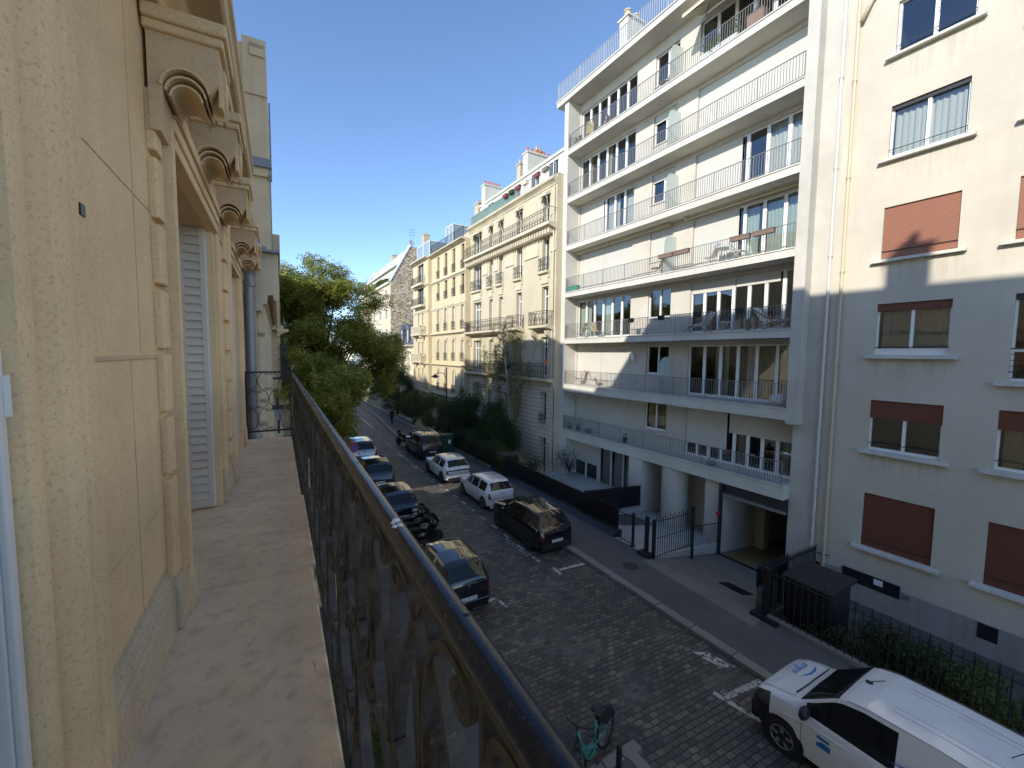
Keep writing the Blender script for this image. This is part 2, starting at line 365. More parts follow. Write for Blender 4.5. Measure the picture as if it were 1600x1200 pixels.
def m_slats(name, c, dark=.5, pitch=.042):
    m, nt, b = newmat(name); b.inputs['Roughness'].default_value = .5; v = coords(nt)
    sp = nt.nodes.new('ShaderNodeSeparateXYZ'); nt.links.new(v, sp.inputs[0])
    mu = node(nt, 'ShaderNodeMath', operation='MULTIPLY'); nt.links.new(sp.outputs[2], mu.inputs[0]); mu.inputs[1].default_value = 1/pitch
    fr = node(nt, 'ShaderNodeMath', operation='FRACT'); nt.links.new(mu.outputs[0], fr.inputs[0])
    col = mixc(nt, ramp(nt, fr.outputs[0], [(0,(1,1,1)),(.16,(0,0,0)),(1,(0,0,0))]), rgb(c), rgb(c,dark))
    col = mixc(nt, noise(nt, v, 3, 4), col, rgb(c,.9)); nt.links.new(col, b.inputs['Base Color'])
    pp = ramp(nt, fr.outputs[0], [(0,(0,0,0)),(.2,(.8,.8,.8)),(.6,(1,1,1)),(1,(.7,.7,.7))]); bump(nt, b, pp, .6, .012); return m
M['brownblind'] = m_slats('red_brown_blind', (.3,.125,.075), .35, .075); M['brownblind_d'] = m_slats('dark_brown_blind', (.16,.055,.035), .35, .075)
M['whiteblind'] = m_slats('ivory_blind', (.6,.58,.52), .7, .06)
def m_rustic(name, c, pitch=.32):
    m, nt, b = newmat(name); b.inputs['Roughness'].default_value = .85; v = coords(nt)
    sp = nt.nodes.new('ShaderNodeSeparateXYZ'); nt.links.new(v, sp.inputs[0])
    mu = node(nt, 'ShaderNodeMath', operation='MULTIPLY'); nt.links.new(sp.outputs[2], mu.inputs[0]); mu.inputs[1].default_value = 1/pitch
    fr = node(nt, 'ShaderNodeMath', operation='FRACT'); nt.links.new(mu.outputs[0], fr.inputs[0])
    g = ramp(nt, fr.outputs[0], [(0,(1,1,1)),(.09,(1,1,1)),(.12,(0,0,0)),(1,(0,0,0))])
    n = noise(nt, v, 1.2, 6); col = mixc(nt, n, rgb(c,.9), rgb(c,1.06)); col = mixc(nt, g, col, rgb(c,.28)); nt.links.new(col, b.inputs['Base Color']); return m
M['rustic'] = m_rustic('banded_limestone', (.63,.57,.45))
def m_rail():
    m, nt, b = newmat('worn_black_handrail'); v = coords(nt); b.inputs['Specular IOR Level'].default_value = .4
    n = noise(nt, v, 70, 5, .75); n2 = noise(nt, v, 9, 4, .6)
    f = mixc(nt, 1, ramp(nt, n, [(.64,(0,0,0)),(.68,(1,1,1))]), ramp(nt, n2, [(.46,(0,0,0)),(.6,(1,1,1))]), 'MULTIPLY')
    r = mixc(nt, 1, ramp(nt, noise(nt, v, 40, 5), [(.62,(0,0,0)),(.7,(1,1,1))]), ramp(nt, noise(nt, v, 5, 3), [(.55,(0,0,0)),(.62,(1,1,1))]), 'MULTIPLY')
    col = mixc(nt, r, (.014,.016,.026,1), (.19,.09,.045,1)); col = mixc(nt, f, col, (.6,.56,.5,1))
    dust = ramp(nt, noise(nt, v, 20, 6, .7), [(.5,(0,0,0)),(.85,(.2,.2,.2))]); col = mixc(nt, dust, col, (.13,.105,.08,1))
    nt.links.new(col, b.inputs['Base Color']); ro = ramp(nt, dust, [(0,(.25,.25,.25)),(1,(.8,.8,.8))]); nt.links.new(ro, b.inputs['Roughness'])
    bump(nt, b, n2, .25, .004); return m
M['handrail'] = m_rail()
def m_wrought():
    m, nt, b = newmat('dusty_wrought_iron'); v = coords(nt); b.inputs['Roughness'].default_value = .7
    n = noise(nt, v, 16, 6, .7); col = mixc(nt, ramp(nt, n, [(.3,(0,0,0)),(.65,(1,1,1))]), (.022,.02,.018,1), (.1,.09,.08,1))
    n2 = noise(nt, v, 50, 4, .7); col = mixc(nt, ramp(nt, n2, [(.62,(0,0,0)),(.72,(1,1,1))]), col, (.17,.155,.13,1))
    nt.links.new(col, b.inputs['Base Color']); bump(nt, b, noise(nt, v, 60, 4), .5, .004); return m
M['wrought'] = m_wrought()
M['screen_glass'] = plain('bluish_screen_glass', (.25,.32,.37), .15)
M['yellow_floor'] = plain('yellow_floor_paint', (.2,.15,.06), .7, var=.3)
M['skin'] = plain('skin', (.4,.25,.18), .6)
M['black_cloth'] = plain('black_cloth', (.012,.012,.014), .9)
M['dish'] = plain('white_dish', (.7,.7,.7), .5)
M['sign_red'] = plain('sign_red', (.45,.03,.03), .4, var=.02); M['sign_blue'] = plain('sign_blue', (.03,.06,.35), .4, var=.02)
M['bin_green'] = plain('dark_green_bin', (.012,.05,.03), .5)
M['bluegrey'] = plain('blue_glass_tower', (.2,.36,.42), .2)
# ------------------------------------------------------------------ building kit (facades on the right look towards -X)
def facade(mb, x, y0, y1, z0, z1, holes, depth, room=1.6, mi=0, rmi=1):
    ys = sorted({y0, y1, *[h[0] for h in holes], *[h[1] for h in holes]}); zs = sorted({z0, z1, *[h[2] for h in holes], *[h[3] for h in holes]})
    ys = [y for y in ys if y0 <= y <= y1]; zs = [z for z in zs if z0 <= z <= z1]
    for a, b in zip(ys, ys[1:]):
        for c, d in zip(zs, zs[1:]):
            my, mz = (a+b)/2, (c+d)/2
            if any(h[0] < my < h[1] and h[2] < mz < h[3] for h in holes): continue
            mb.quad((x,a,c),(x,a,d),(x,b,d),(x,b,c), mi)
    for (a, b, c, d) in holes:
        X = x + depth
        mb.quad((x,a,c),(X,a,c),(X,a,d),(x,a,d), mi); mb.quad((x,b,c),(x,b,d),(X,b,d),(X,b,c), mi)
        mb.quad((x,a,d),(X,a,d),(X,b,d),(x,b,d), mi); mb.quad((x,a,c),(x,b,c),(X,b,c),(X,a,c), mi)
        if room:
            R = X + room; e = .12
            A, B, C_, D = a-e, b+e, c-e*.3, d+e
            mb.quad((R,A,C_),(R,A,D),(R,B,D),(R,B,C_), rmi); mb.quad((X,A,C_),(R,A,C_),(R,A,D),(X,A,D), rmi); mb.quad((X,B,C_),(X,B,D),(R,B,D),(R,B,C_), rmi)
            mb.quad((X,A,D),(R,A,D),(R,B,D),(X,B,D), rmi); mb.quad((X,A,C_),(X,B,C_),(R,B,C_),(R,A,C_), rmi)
def curtain_mesh(x, spans, z0, z1, amp=.03, wl=.16):
    mb = MB()
    for (a, b) in spans:
        n = max(4, int((b-a)/wl*6)); vs = []; fs = []
        ph = random.random()*6
        for i in range(n+1):
            y = a + (b-a)*i/n; xx = x + amp*math.sin(ph + (y-a)/wl*2*PI) + amp*.4*math.sin(ph*2+(y-a)/wl*3.7)
            vs += [(xx,y,z0),(xx,y,z1)]
        for i in range(n): fs.append((2*i,2*i+1,2*i+3,2*i+2))
        mb.add(vs, fs)
    return mb
def window(parent, x, y0, y1, z0, z1, n=2, mat='white', fr=.055, mull=.085, transom=None, shut=0., shutmat='whiteblind', curtain=None, cmat='curtain', low=None, shutx=-.05, label=None, ns=1):
    mb = MB(); w = fr
    mb.box(x-.05,x+.03,y0,y0+w,z0,z1); mb.box(x-.05,x+.03,y1-w,y1,z0,z1); mb.box(x-.05,x+.03,y0+w,y1-w,z1-w,z1); mb.box(x-.05,x+.03,y0+w,y1-w,z0,z0+w*(1.6 if low is None else 1))
    for i in range(1, n):
        yy = y0 + (y1-y0)*i/n; mb.box(x-.056,x+.024,yy-mull/2,yy+mull/2,z0+w,z1-w)
    if transom: mb.box(x-.052,x+.02,y0+w,y1-w,transom-.045,transom+.045)
    if low: mb.box(x-.04,x+.01,y0+w,y1-w,z0+w,z0+low)
    f = mb.obj('window', M[mat], parent, fix=False)
    if label: f['label'] = label
    g = MB(); g.quad((x,y0+w/2,z0+w/2),(x,y0+w/2,z1-w/2),(x,y1-w/2,z1-w/2),(x,y1-w/2,z0+w/2)); g.obj('pane', M['glass'], f, fix=False)
    if curtain: curtain_mesh(x+.14, curtain, z0+.02, z1-.02).obj('curtain', M[cmat], f, smooth=True, fix=False)
    if isinstance(shut, list) or shut > 0:
        for (sa, sb, amount) in (shut if isinstance(shut, list) else [(y0, y1, shut)]):
            if amount <= 0: continue
            s = MB(); zb = z1-(z1-z0)*amount; s.box(x+shutx-.035,x+shutx-.012,sa+.012,sb-.012,zb,z1-.002)
            s.box(x+shutx-.045,x+shutx-.003,sa+.012,sb-.012,zb-.05,zb)
            s.obj('roller_shutter', M[shutmat], f, fix=False)
    return f
def balustrade(parent, x, y0, y1, z0, h=1.0, pitch=.115, mat='grey_iron', post=1.9, r=.009, name='railing', ends=(False,False), xback=None):
    mb = MB(); zt = z0+h
    mb.box(x-.02,x+.02,y0,y1,zt-.018,zt+.006); mb.box(x-.012,x+.012,y0,y1,z0+.07,z0+.09)
    n = max(2, int(round((y1-y0)/pitch)))
    for i in range(n+1):
        y = y0 + (y1-y0)*i/n; mb.box(x-r,x+r,y-r,y+r,z0+.09,zt-.018)
    k = max(1, int(round((y1-y0)/post)))
    for i in range(k+1):
        y = min(max(y0+(y1-y0)*i/k, y0+.02), y1-.02); mb.box(x-.018,x+.018,y-.014,y+.014,z0-.1,zt)
    if xback:
        for yy, on in ((y0, ends[0]), (y1, ends[1])):
            if on:
                mb.box(x,xback,yy-.015,yy+.015,zt-.018,zt+.006)
                m = int((xback-x)/pitch)
                for i in range(1, m+1): mb.box(x+i*pitch-r,x+i*pitch+r,yy-r,yy+r,z0+.02,zt-.018)
    return mb.obj(name, M[mat], parent, fix=False)
def scroll(k0, k1, n=60, sign=1, p=3.0, L=1.0):
    """curve by curvature: straight-ish middle, spiral ends. sign=1 C-scroll, -1 S-scroll; returned with ends normalised later"""
    pts = [(0,0)]; th = 0; x = y = 0; m = n
    seq = []
    for i in range(m):
        s = (i+.5)/m; u = 2*s-1; k = k0 + k1*abs(u)**p
        if sign < 0 and u < 0: k = -k
        th += k*L/m; x += math.cos(th)*L/m; y += math.sin(th)*L/m; seq.append((x,y))
    return [(0,0)] + seq
def fit(pts, cx, cy, w, h, flip=False, rot=0.):
    """rotate so that its long axis is vertical, then scale to the box centred on cx, cy"""
    a = np.array(pts); 
    v = a[len(a)*3//4]-a[len(a)//4]; ang = PI/2-math.atan2(v[1],v[0]) + rot
    R = np.array([[math.cos(ang),-math.sin(ang)],[math.sin(ang),math.cos(ang)]]); a = a@R.T
    mn = a.min(0); mx = a.max(0); a = (a-(mn+mx)/2)/(mx-mn)*np.array([w,h])
    if flip: a[:,0] *= -1
    return [(cx+p[0], cy+p[1]) for p in a]
C1 = scroll(1.1, 58, n=84, sign=1, p=3.4); S1 = scroll(.6, 40, n=70, sign=-1, p=3.0)
def ornate_panel(mb, x, y0, y1, z0, z1, t=.012, d=.012, unit=.28):
    """small french balcony ironwork: bars with back-to-back scrolls"""
    n = max(1, int(round((y1-y0)/unit))); w = (y1-y0)/n; h = z1-z0
    mb.box(x-.02,x+.02,y0,y1,z1-.02,z1+.012); mb.box(x-.012,x+.012,y0,y1,z0+.02,z0+.04); mb.box(x-.01,x+.01,y0,y1,z1-.14*h-.01,z1-.14*h+.005)
    for i in range(n+1): mb.box(x-.01,x+.01,y0+w*i-.009,y0+w*i+.009,z0,z1)
    cc = C1[::6]
    for i in range(n):
        c = y0+w*(i+.5)
        for sgn in (False, True):
            off = w*.23*(-1 if sgn else 1)
            mb.ribbon(fit(cc, c+off, z0+h*.62, w*.42, h*.44, flip=not sgn), x-d/2, x+d/2, t)
            mb.ribbon(fit(cc, c+off, z0+h*.22, w*.42, h*.32, flip=sgn), x-d/2, x+d/2, t)
# ------------------------------------------------------------------ street
def sheet(name, poly, z, mat, parent=None, kind='structure'):
    mb = MB(); mb.add([(p[0],p[1],z) for p in poly], [tuple(range(len(poly)))]); o = mb.obj(name, M[mat], parent, fix=False)
    if kind: o['kind'] = kind
    return o
gm = plain('earth', (.09,.085,.07), .95)
M['earth'] = gm
sheet('ground', [(-300,-200),(400,-200),(400,600),(-300,600)], -3.2, 'earth')
sheet('road', [(3.7,-20),(10.2,-20),(10.2,42),(11.2,54),(11.2,140),(3.7,140)], 0, 'cobble')
def kerbline(y, s=0): return 10.1 if y < 40 else 10.1 + min((y-40)/12,1)*1.0
mb = MB()
ycut = [-20,42,54,140]
for a, b in ((-20,42),):
    mb.box(10.38,12.42,a,b,-.4,.115)
mb.prism([(10.38,42),(12.42,42),(12.42,54),(11.4,54)], 'z', -.4, .115); mb.box(11.4,12.42,54,140,-.4,.115)
o = mb.obj('pavement', M['asphalt']); o['kind'] = 'structure'
mb = MB(); y = -19.
random.seed(3)
while y < 100:
    L = .95 + random.random()*.35; a = kerbline(y); b = kerbline(y+L)
    e = .012
    mb.prism([(a+random.uniform(-.01,.01),y+e),(a+.29,y+e),(b+.29,y+L-e),(b,y+L-e)], 'z', -.3, .12+random.uniform(-.006,.006)); y += L
o = mb.obj('kerb', M['kerb']); o['kind'] = 'structure'; bevel(o, .015)
mb = MB(); mb.box(2.0,3.62,-20,140,-.4,.115); mb.box(3.62,5.72,-20,5.25,-.4,.115); o = mb.obj('pavement', M['asphalt']); o['kind'] = 'structure'
mb = MB(); y = 5.6
while y < 100:
    L = 1.1; mb.box(3.64,3.9,y,y+L-.02,-.3,.12); y += L
for k in range(5): mb.box(3.9+k*.45,3.9+k*.45+.43,5.27,5.5,-.3,.118)
y = 5.5
while y > -15: mb.box(5.74,5.98,y-1.0,y-.02,-.3,.12); y -= 1.
o = mb.obj('kerb', M['kerb']); o['kind'] = 'structure'; bevel(o, .015)
mb = MB()
def mark(poly): mb.add([(p[0],p[1],.006) for p in poly], [tuple(range(len(poly)))])
def bar(x0,y0,x1,y1,w=.1):
    dx,dy = x1-x0,y1-y0; l = math.hypot(dx,dy); nx,ny = -dy/l*w/2, dx/l*w/2
    mark([(x0+nx,y0+ny),(x1+nx,y1+ny),(x1-nx,y1-ny),(x0-nx,y0-ny)])
bar(8.87,11.72,10.02,11.62,.14); bar(8.8,11.95,8.78,11.4,.12)
bar(8.78,5.28,10.05,5.14,.15); bar(8.72,5.5,8.92,4.5,.13); mark([(9.45,6.6),(9.6,5.9),(9.95,5.7),(9.8,6.4)])
for yy in np.arange(12.5,40,1.15): bar(8.62,yy,8.6,yy+.5,.1)
bar(8.3,3.2,8.28,1.0,.16)
bar(5.2,11.15,6.05,11.3,.13); bar(6.1,11.1,6.15,10.7,.1)
for yy in (14.9,17.2,19.5,24.0,28.9): bar(6.1,yy,6.12,yy+.5,.1)
bar(6.15,18.4,6.9,18.3,.1)
bar(8.5,27.1,8.35,28.2,.14); bar(8.55,30.4,8.4,31.9,.16)
bar(9.1,44,9.6,58,.1)
o = mb.obj('road_markings', M['road_paint']); o['kind'] = 'structure'
# lettering painted on the roadway beside the bays
def text_mesh(body, size, ext=.0, font_w=1.0):
    cu = bpy.data.curves.new('txt', 'FONT'); cu.body = body; cu.size = size; cu.extrude = ext; cu.align_x = 'CENTER'; cu.align_y = 'CENTER'; cu.resolution_u = 3
    to = bpy.data.objects.new('txt', cu); COL.objects.link(to); bpy.context.view_layer.update()
    me = bpy.data.meshes.new_from_object(to); bpy.data.objects.remove(to); bpy.data.curves.remove(cu)
    if font_w != 1.0: me.transform(Matrix.Diagonal((font_w,1,1,1)))
    return me
def text(name, body, size, mat, parent, loc, rot, ext=.001, fw=1.0):
    me = text_mesh(body, size, ext, fw); me.name = name; me.materials.clear(); me.materials.append(M[mat])
    o = bpy.data.objects.new(name, me); COL.objects.link(o); o.location = loc; o.rotation_euler = rot
    if parent is not None: o.parent = parent
    return o
for (x, y, r) in ((8.48,14.0,PI/2+.02),(8.42,24.3,PI/2+.02)):
    o = text('road_lettering', 'LIVRAISON' if y < 20 else 'PAYANT', .36, 'lettering_paint', None, (x,y,.008), (0,0,r), 0, 1.0); o['kind'] = 'structure'
# manholes
for i, (x, y, lb) in enumerate(((11.25,10.5,'round iron manhole cover in the pavement near the open gate'),(11.26,18.8,'round iron manhole cover in the pavement behind the white hatchback'))):
    r0 = empty('manhole_cover', (x,y,.118), 0, lb, 'manhole cover', 'manhole covers in the pavement')
    mb = MB(); mb.lathe([(.29,0),(.29,.006),(.25,.008)],0,0,28); mb.obj('frame', M['dark_iron'], r0)
    mb = MB(); mb.lathe([(.24,0.008),(.24,.012)],0,0,28); mb.obj('lid', M['zinc'] if False else M['dark_iron'], r0)

# ------------------------------------------------------------------ near right building: cream stucco, roller blinds
XR = 18.45
nb = empty('apartment_block', (0,0,0), 0, 'cream stuccoed apartment block with brown roller blinds, nearest on the right', 'building')
Zs = [(1.12,3.15),(4.8,6.66),(8.33,10.17),(11.78,13.6),(15.32,17.1),(18.85,20.6)]
k = XR/19.3
def sc_(z, H0=8.2): return 7.8 + (z-8.2)*k
rows = [(sc_(a), sc_(b)) for a, b in Zs]
ya, yb = 4.62*k, 6.58*k
yc, yd = 3.42*k-1.9, 3.42*k
holes = []
for i, (a, b) in enumerate(rows):
    holes.append((ya,yb,a,b)); 
    if i in (2,4,5): holes.append((yc-.0,3.3*k, a-.75 if i != 4 else a, b))
    else: holes.append((yc,yd,a,b))
    holes.append((-3.6,-1.9,a,b))
mb = MB(); facade(mb, XR, -9, 7.66, -.2, 26, holes, .2, 1.5)
mb.box(XR,XR+12,-9,-8.9,-3,26); mb.quad((XR,-9,26),(XR,7.66,26),(XR+12,7.66,26),(XR+12,-9,26)); mb.box(XR+.3,XR+12,7.5,7.66,-3,26)
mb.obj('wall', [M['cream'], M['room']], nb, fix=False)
mb = MB(); mb.box(XR-.03,XR+.3,-9,7.45,-3,-.14); mb.obj('base', M['plinthgrey'], nb)
for i, (a, b) in enumerate(rows):
    G = XR+.15
    cfg = {0:dict(shut=1.0,shutmat='brownblind_d'),1:dict(shut=.33,shutmat='brownblind_d'),2:dict(shut=.12,shutmat='brownblind_d',curtain=[(ya+.1,yb-.1)]),3:dict(shut=1.0,shutmat='brownblind'),4:dict(shut=.05,shutmat='dark_iron',curtain=[(ya+.06,yb-.06)]),5:dict()}[i]
    window(nb, G, ya, yb, a, b, 2, low=(.22 if i == 2 else None), **cfg)
    s = MB(); s.prism([(XR-.19,a-.13),(XR-.19,a-.05),(XR+.16,a-.002),(XR+.16,a-.13)], 'y', ya-.22, yb+.22); s.obj('sill', M['chimney_w'], nb)
    r_ = MB(); r_.rod((XR+.02,ya,a+.26),(XR+.02,yb,a+.26),.014); r_.obj('guard_bar', M['dark_iron'], nb)
    tall = i in (2,5); a2 = a-.75 if tall else a
    c2 = {0:dict(shut=1.,shutmat='brownblind_d'),1:dict(shut=.3,shutmat='brownblind_d',curtain=[(yc+.1,yd-.1)]),2:dict(shut=.05,shutmat='dark_iron',transom=a2+.9),3:dict(shut=1.0,shutmat='brownblind'),4:dict(),5:dict()}[i]
    ye = 3.3*k if i in (2,4,5) else yd
    window(nb, G, yc, ye, a2, b, 2, **c2)
    s = MB(); s.prism([(XR-.19,a2-.13),(XR-.19,a2-.05),(XR+.16,a2-.002),(XR+.16,a2-.13)], 'y', yc-.25, ye+.25); s.obj('sill', M['chimney_w'], nb)
    r_ = MB(); r_.rod((XR+.02,yc,a2+.28),(XR+.02,ye,a2+.28),.014)
    if tall:
        for q in range(5): r_.rod((XR+.02,yc,a2+.1+q*.17),(XR+.02,ye,a2+.1+q*.17),.009)
        r_.rod((XR+.02,yc,a2+.95),(XR+.02,ye,a2+.95),.018)
    r_.obj('guard_bar', M['dark_iron'], nb)
    window(nb, G, -3.6, -1.9, a, b, 2, shut=(.6 if i%2 else 0), shutmat='brownblind')
add_sill_stains(M['cream'], rows[1][0]-.13, 3.36, (ya+yb)/2, 1.2)
def downpipe(parent, x, y, z0, z1, r, mat, rings):
    mb = MB(); mb.tube([(x,y,z0),(x,y,z1)], r, 10)
    for z in rings: mb.lathe([(r+.012,z),(r+.018,z+.02),(r+.018,z+.07),(r+.012,z+.09)], x, y, 10); mb.box(x,XR+.1,y-.015,y+.015,z+.03,z+.06)
    return mb.obj('downpipe', M[mat], parent, smooth=True, sharp=40)
downpipe(nb, XR-.1, 7.36, -1.6, 27, .055, 'pipe', [z for z in np.arange(.9,26,3.35)])
mb = MB(); mb.tube([(XR-.14,7.25,19.6),(XR-.1,7.0,20.15),(XR-.04,6.62,20.55)], .07, 8); mb.obj('pipe_branch', M['pipe'], nb, smooth=True)
mb = MB(); mb.box(XR-.05,XR,3.28-.42,3.28-.0,-.62,-.16); mb.obj('vent_grille', M['black_iron'], nb)
mb = MB(); mb.box(XR-.06,XR,5.1,6.75,-.42,.02); mb.obj('vent_grille', M['black_iron'], nb)
mb = MB(); mb.box(XR-.075,XR-.06,5.55,5.8,-.22,-.02); mb.obj('notice', M['white'], nb)
mb = MB(); mb.box(XR-.09,XR-.031,4.85,5.0,-.32,-.2); mb.obj('junction_box', M['pot_grey'], nb)
# garden behind the near fence
sheet('garden_soil', [(12.6,-9),(18.5,-9),(18.5,6.5),(12.6,6.5)], -1.15, 'earth')
mb = MB(); mb.box(12.42,12.62,-9,6.35,-1.3,.24); o = tag(mb.obj('fence_kerb_wall', M['kerb']), 'low stone kerb wall under the near spiked iron fence', 'wall'); bevel(o,.02)
mb = MB(); [mb.box(12.7+.32*q,13.02+.32*q,-.1,1.9,-1.2,.08-.16*q) for q in range(7)]; mb.box(14.94,18.4,-.1,1.9,-1.2,-1.05); o = mb.obj('garden_path', M['concrete']); o['kind'] = 'structure'

# ------------------------------------------------------------------ modern building
XM = 18.0; XB = 19.05
md = empty('apartment_block', (0,0,0), 0, 'white modern apartment block with long open balconies, seven storeys tall', 'building')
T = [2.55,5.75,8.95,12.15,15.35,18.55,21.75]
def slab(z, t, x0, y0, y1, x1=XB+.2, name='balcony_slab'):
    mb = MB(); mb.box(x0,x1,y0,y1,z-t,z); mb.box(x0-.04,x0+.0,y0+.02,y1-.02,z-.05,z-.0); return mb.obj(name, M['modern'], md)
Y0, Y1 = 8.84, 23.6
for i, z in enumerate(T):
    t = .6 if i == 0 else (.5 if i == 1 else .36)
    slab(z, t, XM-(.0), Y0 if i else 8.76, Y1)
mb = MB(); mb.box(XM-.15,XM+4.5,8.4,24.75,24.95,25.34); mb.box(XM-.2,XM+4.4,8.3,24.8,25.27,25.34); mb.obj('roof_slab', M['modern'], md)
mb = MB(); mb.box(XM+3.2,XM+12,8.4,24.0,25.34,27.6); mb.obj('penthouse', M['modern_wall'], md)
lb = (18.45,23.5); sb = (15.52,17.1); rb = (9.0,14.3)
holes = []; levels = [2.55]+T[1:]
for z in T:
    top = z+2.62
    holes += [(lb[0],lb[1],z+.04,top),(sb[0],sb[1],z+1.0,top),(rb[0],rb[1],z+.04,top)]
mb = MB(); facade(mb, XB, 8.0, 24.0, 1.95, 24.95, holes, .22, 2.2)
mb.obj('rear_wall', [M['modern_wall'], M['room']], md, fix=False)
mb = MB(); mb.box(XM,XB+.3,23.6,24.02,-1.2,24.95); mb.obj('end_fin', M['modern'], md)
mb = MB(); mb.box(XM-.01,XB,8.42,8.84,5.12,24.95); mb.obj('end_fin', M['pier'], md)
mb = MB(); mb.box(XR+.004,XM+3,7.66,8.76,-1.7,26.4); mb.box(XR+.02,XM+12,7.66,8.4,-1.7,26.2); mb.obj('party_pier', M['pier'], md)
downpipe(md, XR-.09, 7.78, -1.6, 27, .055, 'pipe_w', [.35,2.0,5.2,8.4,11.6,14.8,18.,21.2,24.4])
Gx = XB+.18
W = lambda *a, **kw: window(md, Gx, *a, **kw)
def bay(i, span, n, **kw): z = T[i]; return W(span[0],span[1],z+.04,z+2.62,n,fr=.07,mull=.15,**kw)
# left bays
bay(0,lb,4,shut=[(lb[0],21.0,1.),(21.0,lb[1],1.)],shutmat='whiteblind'); bay(1,lb,4,shut=[(lb[0],21.0,1.),(21.,lb[1],1.)],shutmat='whiteblind')
bay(2,lb,6,curtain=[(20.4,21.2),(22.3,23.4)],cmat='curtain_g'); bay(3,lb,4,shut=[(lb[0],21.0,1.),(21.0,lb[1],1.)],shutmat='whiteblind')
bay(4,lb,6,shut=[(21.1,lb[1],1.)],shutmat='whiteblind',curtain=[(18.6,19.6),(19.9,20.9)]); bay(5,lb,6,curtain=[(20.7,21.1),(22.5,22.9)],cmat='curtain_y'); bay(6,lb,6)
# small middle windows
for i, kw in enumerate((dict(curtain=[(15.6,17.)],cmat='curtain_y'),dict(),dict(),dict(shut=1.),dict(shut=.25),dict(shut=.25),dict(shut=0))):
    z = T[i]; W(sb[0],sb[1],z+1.0,z+2.62,2,fr=.06,mull=.09,**kw)
    s = MB(); s.box(XB-.06,XB+.2,sb[0]-.04,sb[1]+.04,z+.93,z+.998); s.obj('sill', M['modern'], md)
# right bays
bay(0,rb,8,shut=[(12.0,14.28,.72),(rb[0],11.9,.38)],shutmat='whiteblind',curtain=[(9.2,9.9),(11.2,11.6)])
bay(1,rb,6,curtain=[(12.2,12.9),(10.8,11.3)]); bay(2,rb,7,shut=[(12.0,14.28,.2),(9.9,11.9,.17)],curtain=[(9.1,9.5)])
bay(3,rb,6,shut=[(11.9,14.28,1.)],curtain=[(11.1,11.75),(9.2,10.7)],cmat='curtain_g'); bay(4,rb,6,shut=[(11.9,14.28,1.)],curtain=[(10.0,10.9),(9.1,9.9)])
bay(5,rb,6,shut=1.); bay(6,rb,6)
for i, z in enumerate(T):
    balustrade(md, XM+.06, 8.88, 23.56, z, .97, .115, 'grey_iron', 1.85, xback=XB-.1)
balustrade(md, XM-.08, 8.5, 24.7, 25.34, 1.15, .15, 'lightgrey_iron', 2.4, r=.016)
# frosted dividing screens
for i in (1,3,4,5,6):
    z = T[i]; mb = MB(); pr = [(XM+.12,z+.03),(XB-.02,z+.03),(XB-.02,z+2.0),(XM+.55,z+2.0),(XM+.3,z+1.93),(XM+.15,z+1.7),(XM+.12,z+1.5)]
    mb.prism(pr, 'y', 15.3, 15.33); mb.obj('privacy_screen', M['frosted'], md)
# awnings
def roll(y0, y1, z, name='rolled_awning'):
    mb = MB(); mb.tube([(XB-.14,y0,z),(XB-.14,y1,z)], .07, 8); mb.box(XB-.3,XB-.05,y0,y1,z+.06,z+.09); mb.box(XB-.34,XB-.22,y0,y0+.08,z-.1,z+.06); mb.box(XB-.34,XB-.22,y1-.08,y1,z-.1,z+.06)
    mb.obj(name, M['awning'], md)
roll(15.6,20.4,T[4]-.36-.12); roll(20.5,23.4,T[4]-.36-.12); roll(9.0,14.6,T[4]-.36-.1)
mb = MB(); mb.add([(XB-.1,9.2,24.6),(XB-.1,14.2,24.6),(XM-.5,14.2,24.05),(XM-.5,9.2,24.05),(XM-.53,14.2,23.9),(XM-.53,9.2,23.9)], [(0,1,2,3),(3,2,4,5)]); mb.tube([(XM-.5,9.2,24.05),(XM-.5,14.2,24.05)], .03, 6); mb.obj('open_awning', M['awning'], md)
mb = MB(); mb.tube([(XB-.1,14.0,24.5),(XM+.2,13.2,24.35),(XM-.45,14.0,24.05)], .025, 6); mb.obj('awning_arm', M['dark_iron'], md); mb = MB(); mb.tube([(XB-.1,9.5,24.5),(XM+.2,10.3,24.35),(XM-.45,9.5,24.05)], .025, 6); mb.obj('awning_arm', M['dark_iron'], md)
# roof chimney
mb = MB(); mb.box(18.9,20.2,19.2,19.9,25.3,27.9); mb.box(18.82,20.3,19.1,20.,27.9,28.0); c_ = mb.obj('chimney', M['chimney_w'], md)
mb = MB()
for x in (19.2,19.9): mb.lathe([(.18,0),(.18,.2),(.22,.22),(.22,.3),(.18,.32),(.18,.4),(.23,.42),(.23,.5)], x, 19.55, 14, z0=28.0)
mb.obj('chimney_pot', M['chimney_b'], c_)
